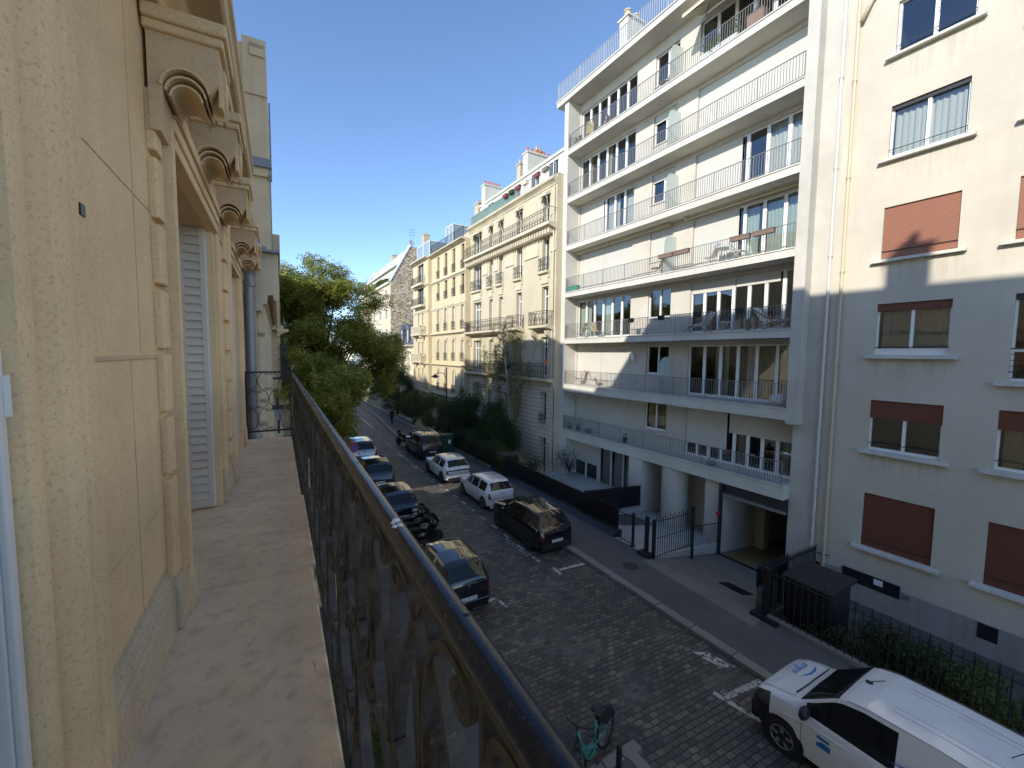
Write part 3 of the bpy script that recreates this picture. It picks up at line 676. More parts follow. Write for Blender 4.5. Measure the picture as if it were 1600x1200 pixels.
# ground floor of the modern block
mb = MB(); gz = -1.2
facade(mb, 18.75, 17.2, 23.6, gz, 1.98, [(20.75,23.1,-.75,1.75),(17.35,20.55,-.9,1.75)], .12, 2.2)
mb.box(XM+.02,20.5,16.25,17.2,gz,1.93); mb.box(XM+.02,18.75,23.2,23.62,gz,1.93)
mb.obj('ground_floor_wall', [M['modern'], M['room']], md, fix=False)
window(md, 18.85, 20.75, 23.1, -.75, 1.75, 2, shut=.52, shutmat='whiteblind', mull=.12)
window(md, 18.85, 17.35, 20.55, -.9, 1.75, 3, curtain=[(17.5,18.3),(18.6,19.3),(19.6,20.4)], mull=.08)
mb = MB(); mb.lathe([(.68,0),(.68,3.4)], 18.75, 14.55, 28, z0=-1.5); mb.obj('column', M['modern_wall'], md, smooth=True, sharp=40)
mb = MB(); facade(mb, 19.9, 11.9, 17.2, -1.5, 2., [(12.55,13.4,-1.4,1.75)], .1, 2.); mb.box(18.3,19.9,11.75,12.45,-1.6,1.95); mb.box(18.2,18.5,11.55,11.75,-1.6,1.95)
mb.obj('lobby_wall', [M['modern_wall'], M['room']], md, fix=False)
dr = MB(); dr.box(19.92,19.98,12.55,13.4,-.45,1.75); 
d_ = MB(); x=19.9
for (a,b,c,d) in ((12.55,12.63,-1.4,1.75),(13.32,13.4,-1.4,1.75),(12.63,13.32,1.67,1.75),(12.63,13.32,-1.4,-1.2),(12.63,13.32,.35,.43)): d_.box(19.88,19.95,a,b,c,d)
dd = d_.obj('entrance_door', M['white'], md); g = MB(); g.quad((19.92,12.6,-1.35),(19.92,12.6,1.7),(19.92,13.36,1.7),(19.92,13.36,-1.35)); g.obj('pane', M['glass'], dd, fix=False)
# garage
mb = MB(); mb.box(18.3,18.5,8.76,11.55,1.45,1.96); mb.box(18.12,18.28,11.5,11.62,-1.6,1.95); mb.obj('garage_lintel', M['dark_iron'], md)
mb = MB(); mb.box(18.2,18.35,8.76,11.5,1.3,1.42); mb.obj('garage_door_edge', M['grey_iron'], md)
mb = MB()
mb.box(18.5,26.,11.56,11.75,-3.1,1.95); mb.box(21.2,21.7,11.1,11.56,-3.1,1.95); mb.box(26,26.2,8,12,-3.1,2); mb.box(18.5,26,8.3,8.42,-3.1,2); mb.box(18.5,26.2,8.3,11.75,1.97,2.1); mb.obj('garage_wall', M['modern_wall'], md)
mb = MB(); mb.add([(18.05,8.42,-1.5),(18.05,11.56,-1.5),(26,11.56,-2.4),(26,8.42,-2.4)], [(0,1,2,3)]); mb.obj('garage_floor', M['pot_grey'], md, fix=False)
mb = MB()
for (xa,xb_,ya_,yb_) in ((18.3,20.8,10.2,11.4),(18.25,19.0,8.6,9.4),(21.5,24,10.3,11.4)):
    zf = lambda x: -1.5-(x-18.05)*(.9/7.95)+.008
    mb.add([(xa,ya_,zf(xa)),(xa,yb_,zf(xa)),(xb_,yb_,zf(xb_)),(xb_,ya_,zf(xb_))], [(0,1,2,3)])
mb.obj('floor_stripe', M['yellow_floor'], md, fix=False)
mb = MB(); mb.lathe([(.09,0),(.09,.06)],0,0,14); o = mb.obj('alarm_bell', M['sign_red'], md); o.location=(18.08,11.56,.45); o.rotation_euler=(0,-PI/2,0)
# ramp, court, terrace
mb = MB(); mb.add([(12.41,6.4,.113),(12.41,10.6,.113),(18.05,11.7,-1.5),(18.05,7.6,-1.5)], [(0,1,2,3)]); o = mb.obj('driveway', M['concrete']); o['kind']='structure'
sheet('driveway_apron', [(11.75,6.3),(12.43,6.4),(12.43,10.55),(11.9,10.6)], .1195, 'concrete')
mb = MB(); mb.box(18.05,18.2,8.42,11.56,-1.7,-1.48); o = mb.obj('drain_channel', M['black_iron']); tag(o,'black drain channel across the foot of the garage ramp','drain')
mb = MB(); c0=(13.9,8.1,-.235); 
for q in range(14): 
    x = 13.6+q*.05; mb.box(x,x+.03,7.7,8.6,0,.012)
o = mb.obj('drain_grate', M['black_iron']); 
for v in o.data.vertices: v.co.z += .113-(v.co.x-12.41)*.286+.006
tag(o,'dark rectangular grate set in the garage driveway','drain grate')
mb = MB(); mb.prism([(12.5,-1.0),(12.5,.17),(18.1,-1.03),(18.1,-2.)], 'y', 10.47, 10.6); mb.v = [(x,y+(x-12.5)*.2,z) for x,y,z in mb.v]; o = tag(mb.obj('ramp_wall', M['modern']), 'low white wall beside the garage ramp', 'wall')
mb = MB(); mb.add([(12.42,10.6,.09),(20.4,12.2,-1.5),(20.4,17.2,-1.5),(12.42,17.2,.09)], [(0,1,2,3)]); o = mb.obj('entrance_court', M['court'], fix=False); o['kind'] = 'structure'
mb = MB(); mb.box(12.42,12.7,10.62,12.2,-.02,.13); o=mb.obj('door_step', M['court']); o['kind']='structure'
mb = MB(); mb.add([(14.3,14.0,-.275),(16.6,14.0,-.735),(16.6,15.6,-.735),(14.3,15.6,-.275)], [(0,1,2,3)]); mb.v = [(x,y,z+.012) for x,y,z in mb.v]; o = mb.obj('path', M['asphalt'], fix=False); o['kind'] = 'structure'
sheet('terrace', [(12.8,17.2),(19.,17.2),(19.,24),(12.8,24)], -.6, 'court')
# ------------------------------------------------------------------ stone apartment building beyond the modern one
h1 = empty('apartment_house', (0,0,0), 0, 'tall pale stone apartment house with black iron balconies and terracotta chimney pots', 'building')
XH = 17.5
cols = [(24.9,25.75),(28.6,29.4),(31.7,32.4),(33.6,34.25),(35.9,37.6)]
fl = [(-1.4,1.7,0),(2.75,5.05,1),(6.15,9.1,2),(9.95,12.75,3),(13.85,16.25,4),(17.0,19.45,5)]
holes = []
for (a, b) in cols:
    for (c, d, n_) in fl: holes.append((a,b,c,d))
mb = MB(); 
facade(mb, XH, 24.03, 38.4, 6.0, 20.3, [h for h in holes if h[2] > 6], .42, 1.2)
mb.box(XH+.01,XH+10,24.02,24.03,-2,20.3); mb.box(XH,XH+10,38.38,38.4,-2,20.3); mb.quad((XH,24,20.3),(XH,38.4,20.3),(XH+10,38.4,20.3),(XH+10,24,20.3))
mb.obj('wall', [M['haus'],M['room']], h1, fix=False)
mb = MB(); facade(mb, XH-.05, 24.03, 38.4, -2, 6.0, [h for h in holes if h[2] < 6], .42, 1.2); mb.quad((XH-.05,24.03,6),(XH-.05,38.4,6),(XH+.02,38.4,6),(XH+.02,24.03,6)); mb.obj('banded_base', [M['rustic'],M['room']], h1, fix=False)
def hwin(parent, a, b, c, d, x, cur=True):
    n = 3 if b-a > 1.4 else 2
    window(parent, x, a, b, c, d, n, fr=.07, mull=.08, transom=(c+(d-c)*.76 if d-c > 2.5 else None), curtain=([(a+.08,b-.08)] if cur else None))
for i, (a, b) in enumerate(cols):
    for j, (c, d, n_) in enumerate(fl): hwin(h1, a, b, c, d, XH+.36, (i*3+j*5) % 4 != 0)
def cornice(parent, x, y0, y1, z, prof, name='cornice', mat='haus_trim'):
    mb = MB(); mb.prism([(x+.01,z+prof[0][1])] + [(x-p, z+q) for p, q in prof] + [(x+.01,z+prof[-1][1])], 'y', y0, y1); return mb.obj(name, M[mat], parent)
cornice(h1, XH, 24.03, 38.45, 16.5, [(.05,0),(.12,.1),(.6,.22),(.72,.28),(.72,.5)], 'balcony_cornice')
cornice(h1, XH, 24.03, 38.45, 19.6, [(.05,0),(.1,.1),(.22,.2),(.38,.3),(.42,.45)])
cornice(h1, XH, 24.03, 38.45, 6.0-.3, [(.06,0),(.1,.1),(.5,.16),(.6,.2),(.6,.36)], 'balcony_slab')
mb = MB()
for y in np.arange(24.3,38.3,.34): mb.box(XH-.5,XH-.02,y,y+.17,16.3,16.62)
mb.obj('dentil_course', M['haus_trim'], h1)
mb = MB(); ornate_panel(mb, XH-.62, 24.1, 38.4, 17.02, 17.98, unit=.36); mb.box(XH-.62,XH,24.08,24.1,17.96,17.99); mb.obj('balcony_railing', M['black_iron'], h1, fix=False)
mb = MB(); ornate_panel(mb, XH-.5, 24.3, 38.4, 6.1, 7.15, unit=.36); mb.obj('balcony_railing', M['black_iron'], h1, fix=False)
for k_, (a, b) in enumerate([(23.6+.55,26.55),(28.1,29.9),(31.0,38.35)]):
    s = MB(); s.prism([(XH,9.55),(XH-.25,9.6),(XH-.72,9.72),(XH-.74,9.8),(XH-.74,9.9),(XH,9.9)], 'y', a, b); s.obj('balcony_slab', M['haus_trim'], h1)
    mb = MB(); ornate_panel(mb, XH-.68, a+.05, b-.05, 9.9, 10.9, unit=.36)
    for yy in (a+.05,b-.05): mb.box(XH-.68,XH,yy-.015,yy+.015,10.87,10.9); [mb.box(XH-.6+q*.1,XH-.58+q*.1,yy-.01,yy+.01,9.9,10.87) for q in range(6)]
    mb.obj('balcony_railing', M['black_iron'], h1, fix=False)
    for yy in (a+.15, b-.4):
        s = MB(); s.prism([(XH,8.5),(XH-.15,8.6),(XH-.22,8.95),(XH-.5,9.2),(XH-.6,9.5),(XH,9.6)], 'y', yy, yy+.25); s.obj('console', M['haus_trim'], h1)
for (a, b) in cols:
    s = MB(); s.prism([(XH,13.3),(XH-.1,13.35),(XH-.14,13.6),(XH-.34,13.66),(XH-.36,13.8),(XH,13.85)], 'y', a-.2, b+.2); s.box(XH-.1,XH,a,b,12.95,13.35); s.obj('sill', M['haus_trim'], h1)
    mb = MB(); ornate_panel(mb, XH-.28, a-.12, b+.12, 13.88, 14.75, unit=.3)
    for yy in (a-.12,b+.12): mb.box(XH-.28,XH,yy-.012,yy+.012,14.72,14.75); mb.box(XH-.15,XH-.13,yy-.012,yy+.012,13.9,14.72)
    mb.obj('window_guard', M['black_iron'], h1, fix=False)
    s = MB(); s.box(XH-.2,XH,a-.1,b+.1,2.55,2.68); s.obj('sill', M['haus_trim'], h1)
    mb = MB(); ornate_panel(mb, XH-.12, a, b, 2.72, 3.45, unit=.28); mb.obj('window_guard', M['black_iron'], h1, fix=False)
    # raised awning blinds over the top windows
    s = MB(); s.prism([(XH-.02,19.2),(XH-.45,19.0),(XH-.45,19.12),(XH-.02,19.42)], 'y', a-.1, b+.1); s.obj('blind_box', M['awning'], h1)
    for (p_,q_) in ((a-.08,a-.12),(b+.08,b+.12)): s = MB(); s.tube([(XH-.42,p_,19.0),(XH-.1,q_,17.9)], .012, 4); s.obj('blind_arm', M['white'], h1)
for a, b in ((26.25,28.1),(29.9,31.2),(32.7,33.3),(34.6,35.6),(24.1,24.6)):
    s = MB(); s.box(XH-.05,XH,a,b,15.2,16.2); s.box(XH-.09,XH,a-.04,b+.04,15.08,15.2); s.obj('frieze_panel', M['haus_trim'], h1)
# terrace and attic
mb = MB(); mb.box(18.5,25,24.1,38.3,20.3,22.4); mb.box(18.4,25.1,24.05,38.35,22.25,22.45); mb.obj('attic_storey', M['chimney_w'], h1)
for a in (25.2,27.6,30.4,35.2): 
    mb = MB(); mb.box(18.44,18.5,a,a+1.3,20.4,22.05); f=mb.obj('attic_window', M['white'], h1); mb=MB(); mb.box(18.42,18.45,a+.1,a+.6,20.5,21.95); mb.box(18.42,18.45,a+.7,a+1.2,20.5,21.95); mb.obj('pane', M['carglass'], f)
balustrade(h1, XH-.1, 24.1, 38.4, 20.3-.22, .95, .13, 'lightgrey_iron', 2.4, name='terrace_railing')
mb = MB(); mb.box(XH-.02,XH+.0,29.6,38.2,20.12,21.1); mb.obj('windbreak_screen', M['green_net'], h1)
def stack(parent, x0, x1, y0, y1, z0, z1, mat, pots, potmat='terracotta'):
    mb = MB(); mb.box(x0,x1,y0,y1,z0,z1); mb.box(x0-.07,x1+.07,y0-.07,y1+.07,z1,z1+.12); c = mb.obj('chimney', M[mat], parent)
    mb = MB(); 
    for i in range(pots): mb.lathe([(.11,0),(.085,.3),(.11,.34),(.11,.4),(.08,.4)], x0+(x1-x0)*(i+.5)/pots, (y0+y1)/2, 9, z0=z1+.12)
    mb.obj('chimney_pot', M[potmat], c); return c
stack(h1, 18.7, 22.4, 29.9, 30.6, 20.3, 24.3, 'chimney_w', 9); stack(h1, 20.0, 21.2, 33.2, 33.8, 22, 24.9, 'chimney_b', 4, 'chimney_b')
stack(h1, 20.3, 20.9, 30.9, 31.6, 22, 25.2, 'chimney_b', 2, 'chimney_b'); stack(h1, 18.35, 20.2, 37.0, 37.7, 20.3, 24.0, 'chimney_w', 6)
downpipe(h1, XH-.1, 24.25, -1.5, 19.5, .06, 'pipe', [1.,5,9,13,17])
# flower boxes on its terrace
for i,(y,m_,lb) in enumerate(((24.9,'pot_grey','grey flower box hanging on the roof terrace rail, nearest the white block'),(26.0,'pot_red','red flower box hanging next to the grey one on the roof terrace rail'),(27.6,'awning','cream flower box hanging on the roof terrace rail'),(28.7,'pot_red','red flower box on the terrace rail in front of the big white chimney'),(29.7,'leaf_mid','yellow-green flower box on the terrace rail'),(30.7,'pot_red','red flower box on the terrace rail beside the green windbreak'))):
    mb = MB(); mb.prism([(XH-.32,20.75),(XH-.12,20.75),(XH-.1,20.98),(XH-.36,20.98)], 'y', y, y+.6); mb.box(XH-.36,XH-.1,y-.02,y+.62,20.96,21.0)
    tag(mb.obj('flower_box', M[m_]), lb, 'flower box', 'flower boxes on the roof terrace rail')

# ------------------------------------------------------------------ yellow stone house with a balconied bay
h2 = empty('apartment_house', (0,0,0), 0, 'ornate yellow limestone house with stone balconies and rows of narrow windows', 'building')
X2 = 17.0
cols2 = [(38.75,39.5),(41.1,41.85),(43.35,44.15),(45.75,46.45),(50.1,50.75),(51.6,52.3)]
fl2 = [(3.6,5.9),(7.05,9.2),(10.35,12.75),(13.85,16.0),(16.35,18.75)]
h_ = [(a,b,c,d) for (a,b) in cols2[:4] for (c,d) in fl2]
mb = MB(); facade(mb, X2, 38.45, 48.3, -2, 19.2, h_, .3, 1.2); mb.box(X2+.02,X2+9,38.42,38.45,-2,19.2); mb.box(X2,X2+9,54.3,54.35,-2,19.2); mb.quad((X2,38.45,19.2),(X2,54.3,19.2),(X2+9,54.3,19.2),(X2+9,38.45,19.2)); mb.obj('wall', [M['yellow'],M['room']], h2, fix=False)
hb = [(a,b,c,d) for (a,b) in cols2[4:] for (c,d) in fl2[:3]] + [(50.0,52.4,c,d) for (c,d) in fl2[3:]]
mb = MB(); facade(mb, X2-.45, 48.3, 54.3, -2, 19.2, hb, .3, 1.2); mb.box(X2-.45,X2,48.28,48.3,-2,19.2); mb.quad((X2-.45,48.3,19.2),(X2-.45,54.3,19.2),(X2,54.3,19.2),(X2,48.3,19.2)); mb.obj('bay', [M['yellow'],M['room']], h2, fix=False)
for k_,(a,b,c,d) in enumerate(h_): window(h2, X2+.25, a, b, c, d, 2, mat=('wood' if c > 13 else 'white'), fr=.06, mull=.07, curtain=([(a+.06,b-.06)] if c < 13 else None), transom=c+(d-c)*.8)
for k_,(a,b,c,d) in enumerate(hb): window(h2, X2-.2, a, b, c, d, 2, mat=('wood' if c > 13 else 'white'), fr=.06, mull=.07, curtain=[(a+.06,b-.06)] if k_%2 else None)
for z, q in ((19.2,.5),(16.05,.22),(13.0,.14),(10.05,.3),(6.6,.3),(3.2,.28)):
    cornice(h2, X2, 38.45, 48.3, z-.25, [(.03,0),(.06,.06),(q*.7,.14),(q,.18),(q,.28)]); cornice(h2, X2-.45, 48.25, 54.4, z-.25, [(.03,0),(.06,.06),(q*.7,.14),(q,.18),(q,.28)])
for (a,b) in cols2[:4]:
    for (c,d) in fl2:
        mb = MB(); ornate_panel(mb, X2-.1, a-.08, b+.08, c+.02, c+.85, unit=.3); mb.obj('window_guard', M['black_iron'], h2, fix=False)
        if c < 13:
            s = MB(); s.box(X2-.06,X2,a-.2,a,c,d+.2); s.box(X2-.06,X2,b,b+.2,c,d+.2); s.box(X2-.1,X2,a-.22,b+.22,d+.2,d+.34); s.box(X2-.14,X2,(a+b)/2-.1,(a+b)/2+.1,d,d+.4); s.obj('window_surround', M['haus_trim'], h2)
for z in (10.1,6.75,3.3):
    s = MB(); s.box(X2-1.15,X2-.45,49.3,53.2,z-.1,z+.12); s.box(X2-1.15,X2-.45,49.3,49.42,z+.9,z+1.02); s.box(X2-1.15,X2-1.03,49.3,53.2,z+.9,z+1.02); s.box(X2-1.15,X2-.45,53.08,53.2,z+.9,z+1.02)
    for y in np.arange(49.35,53.2,.28): s.box(X2-1.14,X2-1.04,y,y+.14,z+.12,z+.9)
    for x in np.arange(X2-1.1,X2-.5,.24): s.box(x,x+.1,49.31,49.41,z+.12,z+.9)
    s.box(X2-1.1,X2-.45,49.6,49.85,z-.45,z-.1); s.box(X2-1.1,X2-.45,52.6,52.85,z-.45,z-.1); s.obj('stone_balcony', M['haus_trim'], h2)
for z in (13.5,16.1):
    s = MB(); s.box(X2-1.05,X2-.45,49.2,53.3,z-.05,z+.2); s.obj('balcony_slab', M['haus_trim'], h2); balustrade(h2, X2-1.0, 49.3, 53.2, z+.2, .85, .14, 'dark_iron', 3, xback=X2-.45, ends=(True,True))
balustrade(h2, X2-.2, 38.5, 48.0, 19.3, 1.0, .16, 'dark_iron', 2.4, name='roof_railing'); 
mb = MB(); mb.box(18.2,25,38.6,53.8,19.2,20.4); mb.obj('roof_storey', M['chimney_b'], h2)
for (a,b,c,x) in ((43.2,45.3,20.9,17.6),(48.8,53.6,20.3,16.9)):
    mb = MB(); mb.box(x,x+3,a,b,19.3,c+.9); g_=mb.obj('glazed_screen', M['screen_glass'], h2); mb=MB()
    for yy in (a,(a+b)/2,b): mb.box(x-.03,x+.03,yy-.05,yy+.05,19.3,c+.95)
    mb.box(x-.03,x+3,a-.03,b+.03,c+.9,c+.98); mb.obj('frame', M['white'], g_)
stack(h2, 18.6, 20.2, 38.9, 39.9, 20, 22.9, 'chimney_b', 5, 'chimney_b'); stack(h2, 18.7, 19.5, 46.5, 47.2, 20, 21.3, 'chimney_b', 1, 'chimney_b'); stack(h2, 17.6, 18.4, 53.0, 53.8, 19.2, 23.0, 'chimney_b', 1, 'chimney_b')
# ------------------------------------------------------------------ small mansard house
h3 = empty('mansard_house', (0,0,0), 0, 'low grey house with a blue slate mansard roof and three dormers, behind the dark tree', 'building')
cc3 = [(56.3,57.3),(59.3,60.3),(62.3,63.3)]
h_ = [(a,b,c,d) for (a,b) in cc3 for (c,d) in ((5.1,7.2),(1.4,4.0))]
mb = MB(); facade(mb, 17.5, 54.4, 66, -2, 8.7, h_, .25, 1.2); mb.obj('wall', [M['nb_stone'],M['room']], h3, fix=False)
for (a,b,c,d) in h_: window(h3, 17.7, a,b,c,d, 2, curtain=[(a+.1,b-.1)]); 
cornice(h3, 17.5, 54.4, 66, 8.5, [(.05,0),(.1,.1),(.4,.3),(.45,.5)])
mb = MB(); mb.prism([(17.4,9.0),(18.2,11.7),(19.5,12.1),(25,12.1),(25,9.0)], 'y', 54.4, 66); mb.obj('roof', M['slate'], h3)
for (a,b) in cc3:
    mb = MB(); mb.box(17.35,18.4,a-.15,a+.05,9.2,11.3); mb.box(17.35,18.4,b-.05,b+.15,9.2,11.3); mb.prism([(a-.25,11.3),((a+b)/2,12.0),(b+.25,11.3)], 'x', 17.3, 18.6); mb.box(17.4,17.44,(a+b)/2-.05,(a+b)/2+.05,9.2,11.3); dm=mb.obj('dormer', M['slate'], h3)
    mb = MB(); mb.box(17.44,17.5,a+.05,b-.05,9.3,11.2); mb.obj('window', M['white'], dm)
def dish(loc, r, lb, rz):
    d = empty('satellite_dish', loc, rz, lb, 'satellite dish')
    mb = MB(); mb.lathe([(.02,-.16*r),(r*.5,-.1*r),(r*.85,.02),(r,.12*r),(r*.97,.13*r),(r*.8,.05*r),(r*.4,-.05*r),(.02,-.08*r)],0,0,24)
    o = mb.obj('reflector', M['dish'], d, smooth=True); o.rotation_euler=(math.radians(68),0,0)
    mb = MB(); mb.rod((0,.1,0),(0,.2,-1.2*r-.3),.03); mb.rod((0,0,-r*.8),(0,-.7*r,-.05),.015); mb.obj('mast', M['dark_iron'], d)
dish((17.86,58,12.75), .62, 'white round satellite dish on the mansard roof in front of the rubble wall', .35)
# ------------------------------------------------------------------ tall gabled block with a bare rubble side wall
h4 = empty('apartment_block', (0,0,0), 0, 'tall far apartment block with a bare rubble stone gable and planted terraces', 'building')
mb = MB(); mb.prism([(16.6,-2),(16.6,18.9),(19.6,24.5),(28,24.6),(28,-2)], 'y', 66.0, 66.5); mb.obj('gable_wall', M['rubble'], h4)
hh = [(a,a+1.6,z,z+1.5) for a in (68.2,72.5,77,82,87) for z in (16.3,13.2,10.1,7.0,3.9,.8)]
mb = MB(); facade(mb, 16.6, 66.5, 92, -2, 18.6, hh, .2, 1.); mb.quad((16.6,92,-2),(16.6,92,18.6),(28,92,18.6),(28,92,-2)); mb.obj('wall', [M['haus_trim'],M['room']], h4, fix=False)
for (a,b,c,d) in hh: window(h4, 16.75, a,b,c,d,2,curtain=[(a+.1,b-.1)])
mb = MB(); mb.prism([(16.3,18.6),(16.3,18.95),(18.0,18.95),(18.0,21.6),(17.6,21.6),(17.6,21.8),(19.3,21.8),(19.3,24.2),(28,24.2),(28,18.6)], 'y', 66.5, 92); mb.obj('terraces', M['chimney_w'], h4)
for (p_,q_) in ((65.9,66.6),(91.5,92.2)): mb = MB(); mb.prism([(16.4,18.95),(16.6,18.95),(19.9,24.9),(19.6,24.9)], 'y', p_, q_); mb.obj('coping', M['white'], h4)
balustrade(h4, 17.7, 66.6, 91.5, 21.8, 1.0, .3, 'lightgrey_iron', 3); stack(h4, 20, 21, 78, 79, 24.2, 25.6, 'chimney_b', 1, 'zinc')
mb = MB(); mb.rod((19.8,66.3,24.6),(19.8,66.3,27.3),.03); mb.rod((20.3,66.3,24.6),(20.3,66.3,27.5),.03)
for z in (26.4,26.8,27.2): mb.rod((19.5,66.3,z),(20.1,66.3,z),.02); mb.rod((20.0,66.3,z+.1),(20.6,66.3,z+.1),.02)
mb.obj('antenna', M['zinc'], h4)
dish((20.0,66.2,25.1), .6, 'small white satellite dish on top of the rubble gable', .4)
# far end of the street
h5 = empty('glass_tower', (0,0,0), 0, 'blue-green glass building top showing far off between the tree and the gabled block', 'building')
mb = MB(); mb.box(21.5,28,120,128,-2,26.8); w_=mb.obj('glazing', M['bluegrey'], h5); mb = MB()
for x in np.arange(21.5,28.1,1.3): mb.box(x-.08,x+.08,119.9,120,-2,26.9)
for z in np.arange(2,27,3.1): mb.box(21.4,28.1,119.92,119.98,z,z+.15)
mb.obj('mullions', M['lightgrey_iron'], h5)
h6 = empty('apartment_block', (0,0,0), 0, 'far white apartment block closing the end of the street behind the big tree', 'building')
hh = []
mb = MB(); mb.box(-14,15,135,145,-2,14.5); mb.obj('wall', M['nb_stone'], h6)
for z in (1,4,7,10):
    for x in np.arange(-12,14,3.2):
        s = MB(); s.box(x,x+1.6,134.9,134.98,z,z+1.8); s.obj('window', M['carglass'], h6)
h7 = empty('apartment_block', (0,0,0), 0, 'white modern block with long white balconies on the left, seen past the tree', 'building')
mb = MB(); mb.box(-9,2.2,55,75,-2,11.5); mb.obj('wall', M['chimney_w'], h7)
for z in (2,4.9,7.8,10.4):
    s = MB(); s.box(-9,3.1,54,75,z-.2,z); s.box(-9,3.1,54,54.08,z,z+.75); s.box(3.02,3.1,54,75,z,z+.75); s.obj('balcony', M['white'], h7)
    for x in np.arange(-8,1,2.6):
        s = MB(); s.box(x,x+1.7,54.9,54.97,z+.1,z+2.3); s.obj('window', M['carglass'], h7)
# ------------------------------------------------------------------ our own building (left), local frame: x across, y along, z from eye height
def lroot(name, label, cat): return empty(name, (0,0,H), LA, label, cat)
ours = lroot('apartment_building', 'golden limestone facade with carved consoles and white louvred shutters, filling the left edge', 'building')
FZ = -1.35
wx = -.455
mb = MB()
def wallseg(y0, y1, z0, z1, x=wx): mb.box(x-.5,x,y0,y1,z0,z1)
wallseg(1.50,2.47,-1.35,1.9,x=-.488); wallseg(2.47,2.62,-1.35,1.9,x=-.484); wallseg(2.62,2.69,-1.35,1.9,x=-.42); wallseg(4.42,5.62,-1.35,1.9,x=-.465); wallseg(6.9,7.75,-1.35,1.9,x=-.452)
wallseg(2.69,4.42,1.35,1.9,x=-.44); wallseg(5.62,6.9,1.35,1.9,x=-.452)
wallseg(-6,.2,-1.35,1.9)
mb.box(-.9,-.455,-6,7.75,-7.8,-1.52)
mb.obj('wall', M['our_stone'], ours)
# window recess bodies behind the openings
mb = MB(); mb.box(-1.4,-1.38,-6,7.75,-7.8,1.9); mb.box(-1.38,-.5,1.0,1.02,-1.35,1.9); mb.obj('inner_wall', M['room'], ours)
# joints of the big ashlar panel
mb = MB(); wx = -.488; mb.box(wx,wx+.006,1.5,2.47,-.035,-.02); mb.box(wx,wx+.0025,2.22,2.223,-.02,1.4); mb.box(wx,wx+.0025,2.08,2.083,-1.1,-.035); mb.box(wx,wx+.0025,1.5,2.47,-.72,-.716); mb.box(wx,wx+.0025,1.5,2.47,.62,.623); mb.box(wx,wx+.003,1.62,1.625,-.9,-.12); mb.box(wx,wx+.004,1.58,1.63,-.13,-.12); mb.obj('mortar_joint', M['console'], ours)
# moulded surround of our own window
mb = MB()
prof = [(-.62,1.172),(-.50,1.172),(-.50,1.178),(-.47,1.184),(-.445,1.193),(-.435,1.215),(-.44,1.245),(-.465,1.26),(-.475,1.275),(-.46,1.29),(-.425,1.305),(-.412,1.335),(-.412,1.36),(-.43,1.375),(-.45,1.385),(-.452,1.40),(-.43,1.41),(-.418,1.43),(-.425,1.455),(-.45,1.475),(-.462,1.49),(-.44,1.50),(-.44,1.56),(-.62,1.56)]
mb.prism(prof, 'z', -1.35, 1.9); mb.obj('window_surround', M['our_stone'], ours, smooth=True, sharp=35)
mb = MB()
for z in (1.12,.98,.35): mb.box(-.441,-.436,1.515,1.545,z,z+.03)
mb.obj('shutter_hook', M['black_iron'], ours)
# white casement of our own window at the frame edge
mb = MB(); mb.box(-.56,-.472,1.14,1.17,-1.32,.03); mb.box(-.472,-.458,1.142,1.168,-1.32,.0); w_ = mb.obj('casement', M['white'], ours); bevel(w_, .004)
mb = MB(); mb.tube([(-.456,1.165,-.13),(-.456,1.165,-.05)], .007, 8); mb.obj('hinge', M['white'], w_)
mb = MB(); mb.box(-.62,-.56,.9,1.14,-1.33,1.8); mb.obj('frame', M['white'], w_)
# quoin strips: rusticated blocks with notches
def quoins(y0, y1, x0, x1, z0, z1, pitch=.295, y2=None):
    z = z1
    while z > z0+.02:
        zb = max(z-pitch+.03, z0)
        b = MB(); b.prism([(x0,y0),(x1-.008,y0),(x1,y0+.01),(x1,y1-.02),(x1-.01,y1),(x0,y1)], 'z', zb, z); o = b.obj('quoin_block', M['our_stone'], ours); bevel(o, .006); z -= pitch
quoins(2.47,2.60,-.52,-.452,-.60,1.16); quoins(2.47,2.60,-.52,-.452,-1.10,-.615, .5)
quoins(4.98,5.25,-.47,-.428,-1.05,1.16)
for (a,b_,c,d,e) in ((-.47,-.42,5.27,5.55,1.5),(-.47,-.43,4.44,4.62,1.4),(-.47,-.44,4.66,4.8,1.4),(-.47,-.43,6.95,7.15,1.4)):
    mb = MB(); mb.box(a,b_,c,d,-1.35,e); o = mb.obj('jamb_moulding', M['our_stone'], ours); bevel(o,.012)
# weathered plinth blocks at floor level
def plinth(y0, y1, x1, h, seed):
    b = MB(); r = random.Random(seed); n = 6; 
    pr = [(-.5,0),(x1,0),(x1+.004,h*.3),(x1-.004,h*.75),(x1-.02,h*.93),(x1-.05,h),(-.5,h+.012)]
    b.prism([(p[0]+r.uniform(-.005,.005),FZ+p[1]) for p in pr], 'y', y0, y1); o = b.obj('plinth_block', M['our_stone_grey'], ours); bevel(o,.012); return o
b = MB(); b.prism([(-.52,FZ),(-.458,FZ),(-.457,FZ+.2),(-.464,FZ+.225),(-.462,FZ+.245),(-.474,FZ+.275),(-.486,FZ+.29),(-.488,FZ+.33),(-.52,FZ+.33)], 'y', 1.5, 2.5); o = b.obj('plinth', M['our_stone_grey'], ours); bevel(o,.004)
plinth(1.19,1.50,-.412,.26,1); plinth(2.46,2.62,-.432,.25,3); plinth(2.625,2.80,-.405,.20,4); plinth(4.4,4.62,-.425,.32,5); plinth(4.7,4.92,-.415,.26,6); plinth(4.98,5.3,-.40,.25,7); plinth(6.95,7.2,-.42,.3,8)
